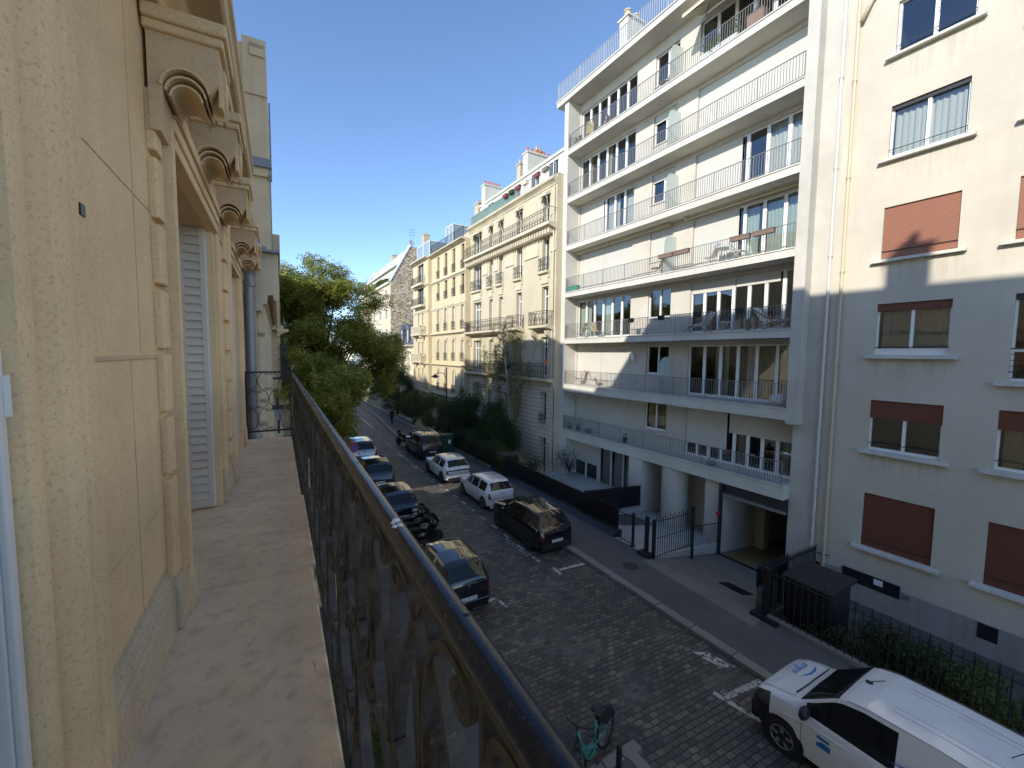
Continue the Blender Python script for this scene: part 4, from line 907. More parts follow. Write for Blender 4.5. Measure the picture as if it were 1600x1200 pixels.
# shutters folded in the far jambs
def shutter(y, x0, x1, z0, z1, n):
    b = MB(); t = .03
    b.box(x0,x0+.02,y,y+t,z0,z1); b.box(x1-.035,x1,y,y+t,z0,z1); b.box(x0+.02,x1-.035,y,y+t,z0,z0+.07); b.box(x0+.02,x1-.035,y,y+t,z1-.05,z1)
    s = b.obj('shutter', M['shutter'], ours); bevel(s, .002)
    b = MB(); p = (z1-z0-.12)/n
    for i in range(n):
        z = z0+.07+p*i; b.prism([(y-.006,z+.002),(y-.001,z-.004),(y+.022,z+p*.93),(y+.016,z+p*.97)], 'x', x0+.02, x1-.035)
    b.obj('louvre', M['shutter'], s)
    b = MB(); b.box(x1,x1+.012,y+.004,y+.03,z0-.005,z1); b.obj('edge_strip', M['white'], s)
shutter(4.3,-.672,-.510,-1.33,1.06,33); shutter(6.82,-.64,-.515,-1.33,1.0,33)
for (c,d) in ((4.335,4.42),(6.855,6.9)): mb = MB(); mb.box(-.69,-.455,c,d,-1.35,1.4); mb.obj('jamb', M['our_stone'], ours)
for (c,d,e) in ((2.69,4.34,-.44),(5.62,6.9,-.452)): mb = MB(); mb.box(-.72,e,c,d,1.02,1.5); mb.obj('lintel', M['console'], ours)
mb = MB()
for i, (x, z) in enumerate(((-.42,1.0),(-.41,1.07),(-.395,1.14))): mb.box(-.5,x,2.67,4.42,z,z+.068)
o = mb.obj('lintel_moulding', M['our_stone'], ours); bevel(o, .008); mb = MB()
for i, (x, z) in enumerate(((-.43,1.0),(-.42,1.07),(-.4,1.14))): mb.box(-.5,x,5.6,6.92,z,z+.068)
o = mb.obj('lintel_moulding', M['our_stone'], ours); bevel(o, .008)
# consoles carrying the storey above
def console(y0, y1, zt, sc=1.0, drop=0, sx=0.):
    zt = zt
    side = [(-.47,zt),(-.205,zt),(-.20,zt-.08),(-.215,zt-.15),(-.25,zt-.215)]
    cx, cz, r = -.335, zt-.235, .088
    for k_ in range(11):
        a = math.radians(8 + k_*15.5); side.append((cx+r*math.cos(a)*.95, cz+r*math.sin(a)*1.05))
    side += [(-.425,zt-.36),(-.43,zt-.42-drop),(-.47,zt-.42-drop)]
    side = [(x+sx, z) for x, z in side]
    b = MB(); b.prism(side, 'y', y0, y1); c = b.obj('console', M['console'], ours); bevel(c,.006)
    for j, off in enumerate((.0,.028,.056)):     # the raised mouldings of the volute
        pts = []
        for k_ in range(12):
            a = math.radians(8 + k_*15); rr_ = r+.006-off*.55; pts.append((cx+sx+rr_*.95*math.cos(a), cz-off*.5+rr_*1.05*math.sin(a)))
        b = MB(); b.ribbon([(p[0], p[1]) for p in pts], y0-.016+j*.012, y1+.002, .009, plane='xz'); b.obj('volute_rib', M['our_stone'], c)
    b = MB(); b.box(-.215+sx,-.2+sx,y0+.04,y1-.04,zt-.24,zt-.04); b.prism([(y0+.05,zt-.06),((y0+y1)/2,zt-.04),(y1-.05,zt-.06),((y0+y1)/2,zt-.26)], 'x', -.25+sx, -.188+sx); b.obj('pendant', M['our_stone'], c)
    b = MB(); b.box(-.48+sx,-.185+sx,y0-.02,y1+.02,zt,zt+.04); b.box(-.48+sx,-.17+sx,y0-.035,y1+.035,zt+.04,zt+.1); o = b.obj('cap_moulding', M['our_stone'], c); bevel(o,.01)
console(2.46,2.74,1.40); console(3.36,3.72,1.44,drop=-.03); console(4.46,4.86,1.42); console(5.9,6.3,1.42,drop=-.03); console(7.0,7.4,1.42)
mb = MB()
mb.prism([(-.5,1.5),(-.41,1.5),(-.40,1.56),(-.35,1.6),(-.34,1.66),(-.2,1.68),(-.185,1.70),(-.185,1.78),(-.165,1.8),(-.16,1.84),(-.19,1.88),(-.5,1.9)], 'y', -6, 5.05)
mb.prism([(-.5,1.5),(-.44,1.5),(-.43,1.56),(-.36,1.6),(-.34,1.66),(-.26,1.68),(-.245,1.70),(-.245,1.86),(-.5,1.9)], 'y', 5.05, 7.7)
mb.box(-.5,-.225,2.8,4.4,1.58,1.675); mb.box(-.5,-.23,.6,2.42,1.60,1.675)
o = mb.obj('cornice', M['console'], ours); bevel(o, .012)
mb = MB(); mb.box(-.5,-.2,5.06,5.4,1.86,1.9); mb.obj('lead_flashing', M['zinc'], ours)
# mass of the building above (set back) and behind
mb = MB()
mb.box(-12,-1.45,-14,8.6,1.9,13.0); mb.box(-12,-.9,-14,7.75,-7.8,1.9); mb.box(-1.45,-.5,-14,7.75,1.88,1.95)
mb.prism([(8.6,1.9),(8.6,13.0),(9.6,11.2),(12.0,7.4),(12.0,1.9)], 'x', -12, -1.45)
mb.obj('upper_storeys', M['our_stone'], ours)
for (a,b,z) in ((-3.5,-2.75,14.9),(1.2,2.6,13.6)): stack(ours, -3.6, -2.6, a, b, 12.5, z, 'chimney_b', 3)
# balcony floor
mb = MB(); n = 0
for (a, b, e) in ((-1.5,1.02,.148),(1.02,2.83,.158),(2.83,4.35,.178),(4.35,7.5,.158)):
    mb.box(-.76,e,a+.002,b-.002,FZ-.17,FZ)
o = mb.obj('balcony_floor', M['floor'], ours); bevel(o,.012,3)
mb = MB(); mb.box(.062,.064,1.2,2.5,FZ,FZ+.001); 
mb = MB(); mb.prism([(-.62,FZ-.17),(.14,FZ-.17),(.10,FZ-.28),(-.1,FZ-.36),(-.62,FZ-.45)], 'y', -1.5, 7.4); mb.obj('balcony_soffit', M['our_stone_grey'], ours)

# ------------------------------------------------------------------ wrought iron railing
RX = .196
rail = lroot('balcony_railing', 'long wrought iron railing with a chipped black handrail across the foreground', 'railing')
mb = MB(); sec = []
for k_ in range(9):
    a = PI*k_/8; sec.append((RX+.0188*math.cos(a), -.348+.018*math.sin(a)))
sec += [(RX-.0188,-.354),(RX-.015,-.358),(RX+.015,-.358),(RX+.0188,-.354)]
mb.prism(sec, 'y', -1.2, 7.5); mb.obj('handrail', M['handrail'], rail, smooth=True, sharp=50)
mb = MB()
for y in (1.95,3.05,3.6,5.2): mb.prism([(p[0]*1.0+(p[0]-RX)*.04, p[1]+(p[1]+.345)*.04) for p in sec], 'y', y, y+.012)
for y in (.47,1.3): mb.lathe([(.005,-.002),(.005,.0006),(.004,.001)], RX+.004, y, 14, z0=-.3308)
mb.obj('joint_collar', M['handrail'], rail, smooth=True, sharp=50)
mb = MB(); mb.box(RX-.0145,RX+.0145,-1.2,7.5,-.374,-.357); mb.obj('under_rail', M['wrought'], rail)
mb = MB(); mb.box(RX-.014,RX+.014,-1.2,7.5,-1.452,-1.44); mb.obj('bottom_rail', M['wrought'], rail)
ZT, ZB = -.374, -1.44; PW = .43
d0, d1 = -.0155, .0155
def panel_mesh():
    b = MB(); h_ = ZT-ZB; w = PW; T_ = .0145
    # big lens-shaped C-scrolls, back to back
    for s in (1,-1):
        b.ribbon(fit(C1, s*w*.235, ZT-h_*.22, w*.43, h_*.42, flip=(s>0)), d0, d1, T_)
        b.ribbon(fit(C1, s*w*.23, ZT-h_*.62, w*.40, h_*.33, flip=(s<0)), d0, d1, T_)
        b.ribbon(fit(S1, s*w*.25, ZT-h_*.87, w*.34, h_*.22, flip=(s>0), rot=.5), d0, d1, T_)
        # lens outlines crossing between modules
        pts = [(s*w*.5*math.cos(t)**1.0*1.0, ZT-h_*.5+h_*.49*math.sin(t)) for t in np.linspace(-PI/2,PI/2,26)]
        pts = [(s*(w*.5-.006)*(1-abs(math.sin(t))**2.2), ZT-h_*.5+h_*.495*math.sin(t)) for t in np.linspace(-PI/2,PI/2,30)]
        b.ribbon(pts, d0*.8, d1*.8, T_)
        # leaf rays springing from the collar
        for q in (.5,1.0): b.ribbon([(s*.012, ZT-h_*.44),(s*w*.10*q, ZT-h_*.33),(s*w*.16*q, ZT-h_*.20+.03*q)], d0*.6, d1*.6, T_*.8, taper=[1,.8,.3])
    b.box(d0-.004,d1+.004,-.02,.02,ZT-h_*.455,ZT-h_*.425); b.box(d0-.004,d1+.004,-.018,.018,ZT-h_*.80,ZT-h_*.775)
    b.sphere((0,0,ZT-.03), .014, 8, 6); b.sphere((0,0,ZT-h_*.52), .02, 8, 6, sz=1.5)
    return b
pm = panel_mesh(); p0 = None
ys = [-.9+PW*(i+.5) for i in range(int(8.4/PW))]
for i, y in enumerate(ys):
    if p0 is None: p0 = pm.obj('scroll_panel', M['wrought'], rail, fix=True); p0.location = (RX,y,0); bevel(p0, .0016, 1)
    else: copy_part(p0, rail, (RX,y,0))
b = MB(); b.box(-.011,.011,-.006,.006,ZB-.06,ZT); q0 = b.obj('upright', M['wrought'], rail); q0.location = (RX,-.9,0)
for i in range(1, len(ys)+1): copy_part(q0, rail, (RX,-.9+PW*i,0))
mb = MB(); mb.box(RX+.022,RX+.03,3.1,3.16,-.93,-.80); mb.obj('paper_tag', M['awning'], rail)
o = mb.obj
mb = MB(); mb.box(RX-.022,RX-.016,3.28,3.36,-.98,-.78); mb.obj('paper_tag', M['awning'], rail)
# bird droppings on the handrail
mb = MB(); r_ = random.Random(4)
for k_ in range(9): mb.sphere((RX-.004+r_.uniform(-.009,.007), .80+r_.uniform(-.02,.02), -.331), .003+r_.random()*.004, 8, 5, sy=1.6, sz=.4)
mb.obj('droppings', M['white'], rail, smooth=True)
# end railing across the balcony
er = lroot('end_railing', 'short black scrollwork railing across the far end of the balcony', 'railing')
ye = 7.5; mb = MB(); mb.box(-.45,.19,ye-.015,ye+.015,-.33,-.305); mb.box(-.45,.19,ye-.012,ye+.012,-1.25,-1.225); mb.obj('frame_bar', M['black_iron'], er)
for x in (-.44,.16): mb = MB(); mb.box(x-.01,x+.01,ye-.01,ye+.01,-1.35,-.33); mb.obj('upright', M['black_iron'], er)
for cx in (-.29,.01):
    for s in (1,-1):
        for (cz, hh_, fl_) in ((-.46,.27,s>0),(-.74,.27,s<0),(-1.05,.33,s>0)):
            mb = MB(); mb.ribbon(fit(C1, cx+s*.075, cz, .135, hh_, flip=fl_), ye-.007, ye+.007, .009, plane='xz'); mb.obj('scroll', M['black_iron'], er)
# ------------------------------------------------------------------ neighbour with a glazed loggia
nl = lroot('neighbour_house', 'pale neighbouring house with a boxed cornice over tall white windows, beyond the end railing', 'building')
mb = MB(); mb.box(-6,-.30,8.15,16,-7.8,1.0); mb.box(-6,-.12,11.9,24,1.6,7.1); mb.box(-12,-1.6,9.2,16.5,7.1,7.3); mb.box(-12,-1.25,16,23.5,1.5,10.9); mb.box(-12,-1.,24,60,-7,5.4); mb.obj('wall', M['nb_stone'], nl)
mb = MB()
mb.prism([(-.47,1.6),(.04,1.6),(.04,1.02),(.03,.9),(.0,.84),(-.04,.84),(-.05,.93),(-.12,.92),(-.14,.78),(-.2,.76),(-.22,.66),(-.47,.66)], 'y', 8.0, 17); o = mb.obj('cornice_box', M['nb_stone'], nl); bevel(o,.01)
mb = MB(); mb.box(-.49,.06,7.86,17,1.6,1.63); mb.obj('flashing', M['zinc'], nl)
mb = MB()
for y in np.arange(8.4,16,.95): mb.box(-.30,-.17,y,y+.2,-3,.8); mb.box(-.30,-.2,y+.3,y+.36,-3,.8); mb.box(-.30,-.2,y+.8,y+.86,-3,.8)
for z in (.25,-.9,-1.3): mb.box(-.30,-.19,8.4,16,z,z+.08)
o = mb.obj('loggia_frame', M['nb_stone'], nl)
mb = MB(); mb.box(-.31,-.285,8.4,16,-1.2,.75); mb.obj('pane', M['curtain'], nl)
mb = MB()
for z,q in ((7.1,.02),(4.4,.03)): mb.box(-.4,-.12+q,11.8,24,z-.25,z); mb.box(-.4,-.12+q*1.6,11.8,24,z-.08,z)
for y in (12.0,14.4,16.8,19.2): mb.box(-.3,-.07,y,y+.5,1.7,4.1); mb.box(-.3,-.07,y,y+.5,4.5,6.8)
mb.box(-.55,-.07,11.85,11.9,6.0,7.25); o = mb.obj('pilaster', M['nb_stone'], nl)
mb = MB(); mb.box(-.5,-.02,11.75,11.9,4.35,4.55); mb.box(-.09,-.05,12.6,12.68,1.7,4.5); mb.box(-.06,-.02,13.3,13.4,4.6,6.6); mb.obj('gutter', M['zinc'], nl)
mb = MB(); mb.prism([(-.4,1.63),(-.1,1.63),(-.12,1.7),(-.2,1.72),(-.22,1.9),(-.3,1.75),(-.42,1.78)], 'y', 8.0, 8.3); mb.obj('lead_finial', M['zinc'], nl)
mb = MB(); mb.lathe([(.12,-1.5),(.12,-1.35),(.085,-1.3),(.08,-1.2),(.078,1.02),(.095,1.03),(.095,1.07),(.082,1.09),(.085,1.2),(.12,1.3),(.165,1.36),(.175,1.4),(.13,1.41),(.06,1.44)], -.375, 7.88, 24); mb.obj('column', M['zinc'], nl, smooth=True, sharp=40)
mb = MB(); mb.sphere((-.375,7.80,1.50), .1, 12, 8, sy=.5, sz=1.05); mb.obj('carved_boss', M['pot_grey'], nl, smooth=True)
nf = lroot('neighbour_house', 'farther grey stone house with a small dark balcony just left of the tree', 'building')
mb = MB(); mb.box(-5,.12,24.5,27.5,-7.8,1.1); mb.box(-5,.3,24.5,27.2,1.0,1.35); mb.box(-5,.22,25,26.8,4.0,6.0); mb.box(-5,.15,24.5,27,1.35,5.2); mb.obj('wall', M['our_stone_grey'], nf)
mb = MB(); mb.box(-.4,.45,24.2,24.3,-1.4,-1.3); 
for x in np.arange(0.1,.5,.07): mb.box(x,x+.02,24.2,24.22,-1.3,-.4)
mb.box(.0,.5,24.15,24.25,-.42,-.38); mb.box(.1,.42,24.3,24.5,-1.3,.4); mb.obj('balcony', M['black_iron'], nf)
mb = MB(); mb.box(-.02,.5,24.1,24.6,1.0,1.15); mb.prism([(0.0,.75),(.35,1.0),(0,1.0)], 'y', 24.2, 24.5); mb.obj('ledge', M['nb_stone'], nf)
# planter bowl hanging beyond the end railing
pt = lroot('planter', 'grey square planter with a dark top on the ledge beyond the end railing', 'planter')
mb = MB(); mb.prism([(-.06,-1.30),(.02,-1.30),(.05,-1.09),(-.10,-1.09)], 'y', 9.0, 9.14); mb.obj('pot', M['zinc'], pt)
mb = MB(); mb.box(-.12,.06,8.98,9.16,-1.09,-1.02); mb.box(-.06,.0,9.05,9.08,-1.03,-.86); mb.obj('lid', M['dark_iron'], pt); mb = MB(); mb.box(-.04,.0,9.0,9.14,-1.55,-1.29); mb.obj('foot', M['dark_iron'], pt)
# ------------------------------------------------------------------ iron fences
def spear_fence(root, p0, p1, z0, h, pitch=.13, tall_every=2, panel=None, curls=False, mat='black_iron', name='railing', dz=0., fs=1.0):
    p0 = Vector(p0); p1 = Vector(p1); d = p1-p0; L = d.length; d.normalize(); n = int(L/pitch); nrm = Vector((-d.y,d.x,0))
    mb = MB()
    def beam(z, w, t): 
        a = p0; b = p1; o = nrm*w/2
        vs = [a-o,b-o,b+o,a+o]; vs = [(v.x,v.y,z) for v in vs]+[(v.x,v.y,z+t) for v in vs]
        mb.add(vs, [(0,3,2,1),(4,5,6,7),(0,1,5,4),(1,2,6,5),(2,3,7,6),(3,0,4,7)])
    beam(z0+.1,.03,.02); beam(z0+h-.16,.03,.02)
    for i in range(n+1):
        q = p0 + d*(L*i/n); tall = (i % tall_every == 0); zt = z0+h+(0 if tall else -.1)
        mb.tube([(q.x,q.y,z0),(q.x,q.y,zt-.07)], .0095*fs, 4)
        mb.lathe([(.009*fs,0),(.02*fs,.02),(.006*fs,.035),(.016*fs,.05),(.001,.13*fs)], q.x, q.y, 5, z0=zt-.07)
        if curls and tall:
            for s in (1,-1):
                pts = [(q.x+d.x*s*(.012+.03*(1-math.cos(a))), q.y+d.y*s*(.012+.03*(1-math.cos(a))), zt-.1+.035*math.sin(a)) for a in np.linspace(-1.2,2.4,6)]
                mb.tube(pts, .007, 4)
    if dz: mb.v = [(x,y,z+dz*((Vector((x,y,0))-p0).dot(d))/L) for x,y,z in mb.v]
    o = mb.obj(name, M[mat], root, fix=False)
    if panel:
        b = MB(); oo = nrm*panel[2]; a = p0+oo; c = p1+oo; e = nrm*.012
        b.add([(a.x,a.y,z0+panel[0]),(c.x,c.y,z0+panel[0]),(c.x,c.y,z0+panel[1]),(a.x,a.y,z0+panel[1]),(a.x+e.x,a.y+e.y,z0+panel[0]),(c.x+e.x,c.y+e.y,z0+panel[0]),(c.x+e.x,c.y+e.y,z0+panel[1]),(a.x+e.x,a.y+e.y,z0+panel[1])],
              [(0,1,2,3),(7,6,5,4),(0,4,5,1),(3,2,6,7),(0,3,7,4),(1,5,6,2)])
        if dz: b.v = [(x,y,z+dz*((Vector((x,y,0))-p0).dot(d))/L) for x,y,z in b.v]
        b.obj('sheet_panel', M['black_iron'], root)
    return o
f1 = empty('iron_fence', (0,0,0), 0, 'long black spiked fence backed with solid black sheets, along the pavement behind the black car', 'fence')
mb = MB(); mb.prism([(12.4,-.3),(12.4,.12),(12.72,.3),(12.95,.3),(12.95,-.3)], 'y', 12.65, 24.2); mb.obj('plinth', M['black_iron'], f1)
spear_fence(f1, (12.8,12.75,0), (12.8,24.2,0), .28, 1.12, .12, panel=(.05,.95,-.05))
f1b = empty('iron_fence', (0,0,0), 0, 'black screened fence running back from the pavement to the white block, beside the entrance court', 'fence')
spear_fence(f1b, (12.85,15.0,0), (18.0,16.2,0), .1, 1.3, .12, panel=(.1,1.22,.04), dz=-.85)
f1c = empty('iron_fence', (0,0,0), 0, 'short open black railing with a post on the entrance step, left of the open gate', 'fence')
spear_fence(f1c, (12.5,12.6,0), (12.5,11.6,0), .1, 1.35, .13); mb = MB(); mb.box(12.46,12.54,11.55,11.63,-.1,1.5); mb.box(12.4,12.6,11.5,11.68,.0,.14); mb.obj('post', M['black_iron'], f1c)
g1 = empty('iron_gate', (0,0,0), 0, 'open black spiked gate leaf standing along the white ramp wall', 'gate')
mb = MB(); mb.box(12.38,12.5,10.78,10.9,-.1,1.62); mb.prism([(12.15,-.1),(12.6,-.1),(12.55,.22),(12.2,.22)], 'y', 10.5, 11.1); mb.box(12.36,12.46,10.42,10.52,-.1,1.62); mb.obj('post', M['black_iron'], g1)
spear_fence(g1, (12.45,10.42,0), (15.0,10.68,0), .1, 1.6, .15, fs=1.4, dz=-.2); mb = MB(); mb.tube([(12.5,10.42,.9),(15.,10.68,.72)], .016, 4); mb.box(14.96,15.04,10.64,10.72,-.7,1.6); mb.obj('gate_frame', M['black_iron'], g1)
g1b = empty('iron_fence', (0,0,0), 0, 'low plain black handrail on the white ramp wall between the gate and the lobby', 'fence')
mb = MB()
for q in range(18): x = 15.1+q*.17; y = 10.53+(x-12.5)*.2; mb.rod((x,y,-.4-(x-15.1)*.21),(x,y,.56-(x-15.1)*.21),.011,4)
mb.tube([(15.05,11.04,.57),(18.1,11.65,-.07)], .02, 5); mb.obj('railing', M['black_iron'], g1b)
f2 = empty('iron_fence', (0,0,0), 0, 'black spiked fence with curled finials in front of the cream block garden', 'fence')
spear_fence(f2, (12.5,-8,0), (12.5,6.3,0), .2, 1.45, .17, curls=True, fs=1.45); 
mb = MB(); mb.box(12.42,12.58,6.3,6.46,-.1,1.62); mb.prism([(12.2,-.1),(13.0,-.1),(12.95,.2),(12.25,.2)], 'y', 5.95, 6.7); mb.obj('post', M['black_iron'], f2)
f3 = empty('iron_fence', (0,0,0), 0, 'black spiked fence running back from the pavement to the white pier beside the garage driveway', 'fence')
spear_fence(f3, (12.7,6.5,0), (18.3,7.6,0), .0, 1.62, .14, curls=True, dz=-1.15, fs=1.4)
mb = MB(); mb.tube([(18.2,7.58,.25),(18.42,7.2,.2)], .02, 5); mb.obj('wall_stay', M['black_iron'], f3)
g2 = empty('iron_gate', (0,0,0), 0, 'narrow black gate leaf behind a round red plate at the driveway corner', 'gate')
spear_fence(g2, (12.45,6.62,0), (15.6,7.3,0), .0, 1.6, .14, panel=(.9,1.5,.03), dz=-.7, fs=1.4)
sg = empty('sign', (12.85,6.63,1.22), 0, 'small round red and white plate wired to the driveway gate', 'sign')
mb = MB(); mb.lathe([(.17,0),(.17,.01)],0,0,24); o = mb.obj('disc', M['sign_red'], sg); o.rotation_euler=(0,-PI/2,-.1)
for i_, (w_, z_) in enumerate((('SORTIE',.07),('DE GARAGE',.0),('MERCI',-.07))): text('lettering', w_, .07 if i_ != 1 else .055, 'white', sg, (-.013,.0,z_), (PI/2,0,-PI/2-.1), .0008)
# utility shed behind the near fence
sh = empty('bin_shelter', (0,0,0), 0, 'big black flat-topped bin shelter behind the near iron fence', 'bin shelter')
mb = MB(); mb.box(13.35,14.7,5.15,6.3,-1.2,1.18); mb.obj('box', M['black_iron'], sh); mb = MB(); mb.prism([(13.25,1.18),(14.82,1.18),(14.82,1.29),(13.25,1.24)], 'y', 5.05, 6.38); mb.obj('lid', M['black_iron'], sh)
# far fence along the gardens
f4 = empty('iron_fence', (0,0,0), 0, 'dark garden fence along the far pavement between the hedge and the big shrubs', 'fence')
spear_fence(f4, (12.7,24.3,0), (12.7,70,0), .1, 1.5, .2, tall_every=1); 
mb = MB(); mb.box(12.5,12.72,24.3,70,-.1,.32); mb.obj('plinth', M['kerb'], f4)

# ------------------------------------------------------------------ vegetation
def leaf_mesh(name, C, size, mat, parent, aspect=.45, droop=0., label=None, spray=0):
    """C: (n,3) leaf centres; each leaf a folded rhomb"""
    n = len(C)
    if spray:
        m = spray; d = rng.normal(size=(n,3)); d[:,2] = d[:,2]*.35 - droop; d /= np.linalg.norm(d,axis=1)[:,None]
        side = np.cross(d, rng.normal(size=(n,3))*.35+np.array([0,0,1.])); side /= np.linalg.norm(side,axis=1)[:,None]
        t = (np.arange(m)-m/2)*size*.62
        C2 = C[:,None,:] + d[:,None,:]*t[None,:,None]; C2[:,:,2] -= (np.abs(t)**2*.8)[None,:]*droop
        sg_ = np.where(np.arange(m)%2==0,1,-1)
        A = np.repeat(side[:,None,:],m,1)*sg_[None,:,None] + d[:,None,:]*.35 + rng.normal(size=(n,m,3))*.12
        C = C2.reshape(-1,3); A = A.reshape(-1,3); N = len(C); A /= np.linalg.norm(A,axis=1)[:,None]
        B = np.cross(A, np.repeat(np.cross(d,side),m,0)); 
        C = C + A*size*.5
    else:
        N = n; A = rng.normal(size=(N,3)); A[:,2] -= droop; A /= np.linalg.norm(A,axis=1)[:,None]; B = np.cross(A, rng.normal(size=(N,3)))
    B /= np.linalg.norm(B,axis=1)[:,None]+1e-9
    s = size*(.65+.7*rng.random((N,1)))
    V = np.empty((N,4,3)); V[:,0] = C-A*s*.5; V[:,1] = C+B*s*aspect*.5; V[:,2] = C+A*s*.5; V[:,3] = C-B*s*aspect*.5
    me = bpy.data.meshes.new(name); me.vertices.add(N*4); me.vertices.foreach_set('co', V.reshape(-1)); me.loops.add(N*4)
    me.loops.foreach_set('vertex_index', np.arange(N*4)); me.polygons.add(N); me.polygons.foreach_set('loop_start', np.arange(0,N*4,4))
    me.materials.append(M[mat]); me.update(calc_edges=True); me.validate()
    o = bpy.data.objects.new(name, me); COL.objects.link(o)
    if parent is not None: o.parent = parent
    return o
def clumps(k, c, r, shell=.55):
    out = []
    while len(out) < k:
        p = rng.normal(size=3); p /= np.linalg.norm(p); q = shell+(1-shell)*rng.random()
        out.append(np.array(c)+p*np.array(r)*q)
    return np.array(out)
def fill(cl, n, rad):
    i = rng.integers(0, len(cl), n); p = rng.normal(size=(n,3)); p /= np.linalg.norm(p,axis=1)[:,None]; rr = rng.random((n,1))**.45
    rd = np.broadcast_to(np.asarray(rad), (3,)) ; return cl[i] + p*rr*rd
def limbs(mb, base, targets, r0, n=5):
    for t in targets:
        b = Vector(base); t = Vector(t); pts = [b.lerp(t, i/n) + Vector((random.uniform(-.12,.12),random.uniform(-.12,.12),.35*math.sin(PI*i/n)))*(1 if 0<i<n else 0) for i in range(n+1)]
        mb.tube(pts, [r0*(1-.8*i/n) for i in range(n+1)], 6)
def shrub(name, label, cat, c, r, n, size, mat, k=26, shell=.5, group=None, **kw):
    root = empty(name, (c[0],c[1],0), 0, label, cat, group)
    cl = clumps(k, (0,0,c[2]), r, shell); cl[:,2] = np.maximum(cl[:,2], min(.15, c[2]-r[2]*.4))
    leaf_mesh('foliage', fill(cl, n, np.array(r)*.33+.12), size, mat, root, **kw)
    mb = MB(); limbs(mb, (0,0,-.2), [tuple(x*.7) for x in cl[:7]], .05, 4); mb.obj('stems', M['bark'], root)
    return root
# the big tree at the end of the balcony
bt = empty('street_tree', (2.85,32.5,0), 0, 'large feathery honey locust tree with yellow-green sunlit top, filling the view past the balcony', 'tree')
cl = np.vstack([clumps(96,(1.2,0,9.0),(4.9,5.0,4.7),.3), clumps(44,(.2,0,12.2),(4.0,3.5,1.9),.3), clumps(16,(4.6,-1,7.0),(1.5,2.5,2.6),.3), clumps(14,(.6,-4.5,3.9),(1.7,2.5,1.8),.3)])
L1 = fill(cl, 14500, (.95,.95,.58))
leaf_mesh('crown', L1, .165, 'leaf_big', bt, aspect=.5, droop=.5, spray=11)
mb = MB(); mb.tube([(0,0,-.2),(-.05,.1,1.5),(.1,.0,3.2),(.15,.1,4.6)], [.24,.2,.18,.16], 9)
random.seed(5); limbs(mb, (.1,0,3.0), [tuple(x) for x in cl[::3]], .12, 6); mb.obj('trunk', M['bark'], bt, smooth=True)
t2 = empty('street_tree', (2.3,24.0,0), 0, 'darker low tree in the left front gardens, just beyond the balcony corner', 'tree')
cl = clumps(40,(0,0,5.6),(2.1,2.6,2.6),.4); leaf_mesh('crown', fill(cl, 2600, (.7,.7,.5)), .15, 'leaf_big', t2, spray=9, droop=.4); mb = MB(); mb.tube([(0,0,-.2),(0,0,3.5)],[.15,.1],8); limbs(mb,(0,0,2.5),[tuple(x) for x in cl[:12]],.06); mb.obj('trunk', M['bark'], t2)
t3 = empty('street_tree', (3.0,46,0), 0, 'second street tree standing behind the big honey locust', 'tree')
cl = clumps(40,(0,0,8.2),(3.6,4,3.8),.4); leaf_mesh('crown', fill(cl, 2000, (1.,1.,.7)), .2, 'leaf_big', t3, spray=9, droop=.4); mb = MB(); mb.tube([(0,0,-.2),(0,0,5.)],[.2,.13],8); limbs(mb,(0,0,4),[tuple(x) for x in cl[:14]],.08); mb.obj('trunk', M['bark'], t3)
# dark round tree, shrubs and hedge on the right
dt = empty('evergreen_tree', (14.3,54,0), 0, 'dense round dark evergreen in front of the mansard house', 'tree')
cl = clumps(60,(0,0,3.3),(2.5,2.6,3.0),.6); leaf_mesh('crown', fill(cl, 34000, .8), .13, 'leaf_dark', dt, aspect=.5); mb = MB(); mb.tube([(0,0,-.2),(0,0,3)],[.18,.1],8); mb.obj('trunk', M['bark'], dt)
shrub('shrub','light green spreading shrub over the fence beside the dark evergreen','shrub',(13.9,45.5,1.9),(1.5,3.4,1.5),15000,.13,'leaf_mid')
shrub('shrub','mid green bushy shrub behind the dark fence, left of the street lamp','shrub',(14.0,38.5,1.9),(1.4,2.8,1.7),15000,.12,'leaf_mid')
shrub('shrub','tall dark shrub mass right of the street lamp, under the drooping birch','shrub',(14.6,33.0,2.1),(1.6,2.8,2.2),26000,.13,'leaf_dark',k=40)
shrub('shrub','tall dark ivy-covered shrub left of the birch trunk','shrub',(15.2,28.4,1.9),(1.5,2.3,2.1),24000,.12,'leaf_dark',k=40)
hd = empty('hedge', (13.2,24,0), 0, 'clipped dense dark hedge spilling over the pavement between the green bin and the screened fence', 'hedge')
P = rng.random((26000,3)); P = np.column_stack([P[:,0]*1.5-.7, P[:,1]*10.5-1.5, P[:,2]]); P[:,2] = .1+P[:,2]**.6*(1.5+.25*np.sin(P[:,1]*1.7)+.05*P[:,1])*(1-.25*(P[:,0]/.8)**4); P[:,0] += .12*np.sin(P[:,1]*2.3+P[:,2]*2)
leaf_mesh('foliage', P, .095, 'leaf_dark', hd, aspect=.6)
mb = MB(); mb.box(-.45,.5,-1.3,8.8,.0,1.35); mb.obj('inner_twigs', M['bark'], hd)
bi = empty('birch_tree', (16.6,28.8,0), 0, 'pale-trunked birch with thin drooping yellowish foliage in front of the stone house', 'tree')
random.seed(11)
mb = MB(); tr = [(0,0,-.3),(.05,0,2),(0,.1,4.2),(-.15,.2,6.2),(-.3,.5,8.3),(-.35,.8,10.2)]; mb.tube(tr, [.17,.15,.13,.1,.07,.03], 8)
mb.tube([(0,.1,4.6),(.35,-1.0,6.2),(.5,-2.0,7.2),(.4,-2.8,7.7),(.4,-3.1,8.8),(.3,-3.2,9.4)], [.07,.055,.045,.035,.025,.012], 6); mb.obj('trunk', M['birch'], bi, smooth=True)
ends = []
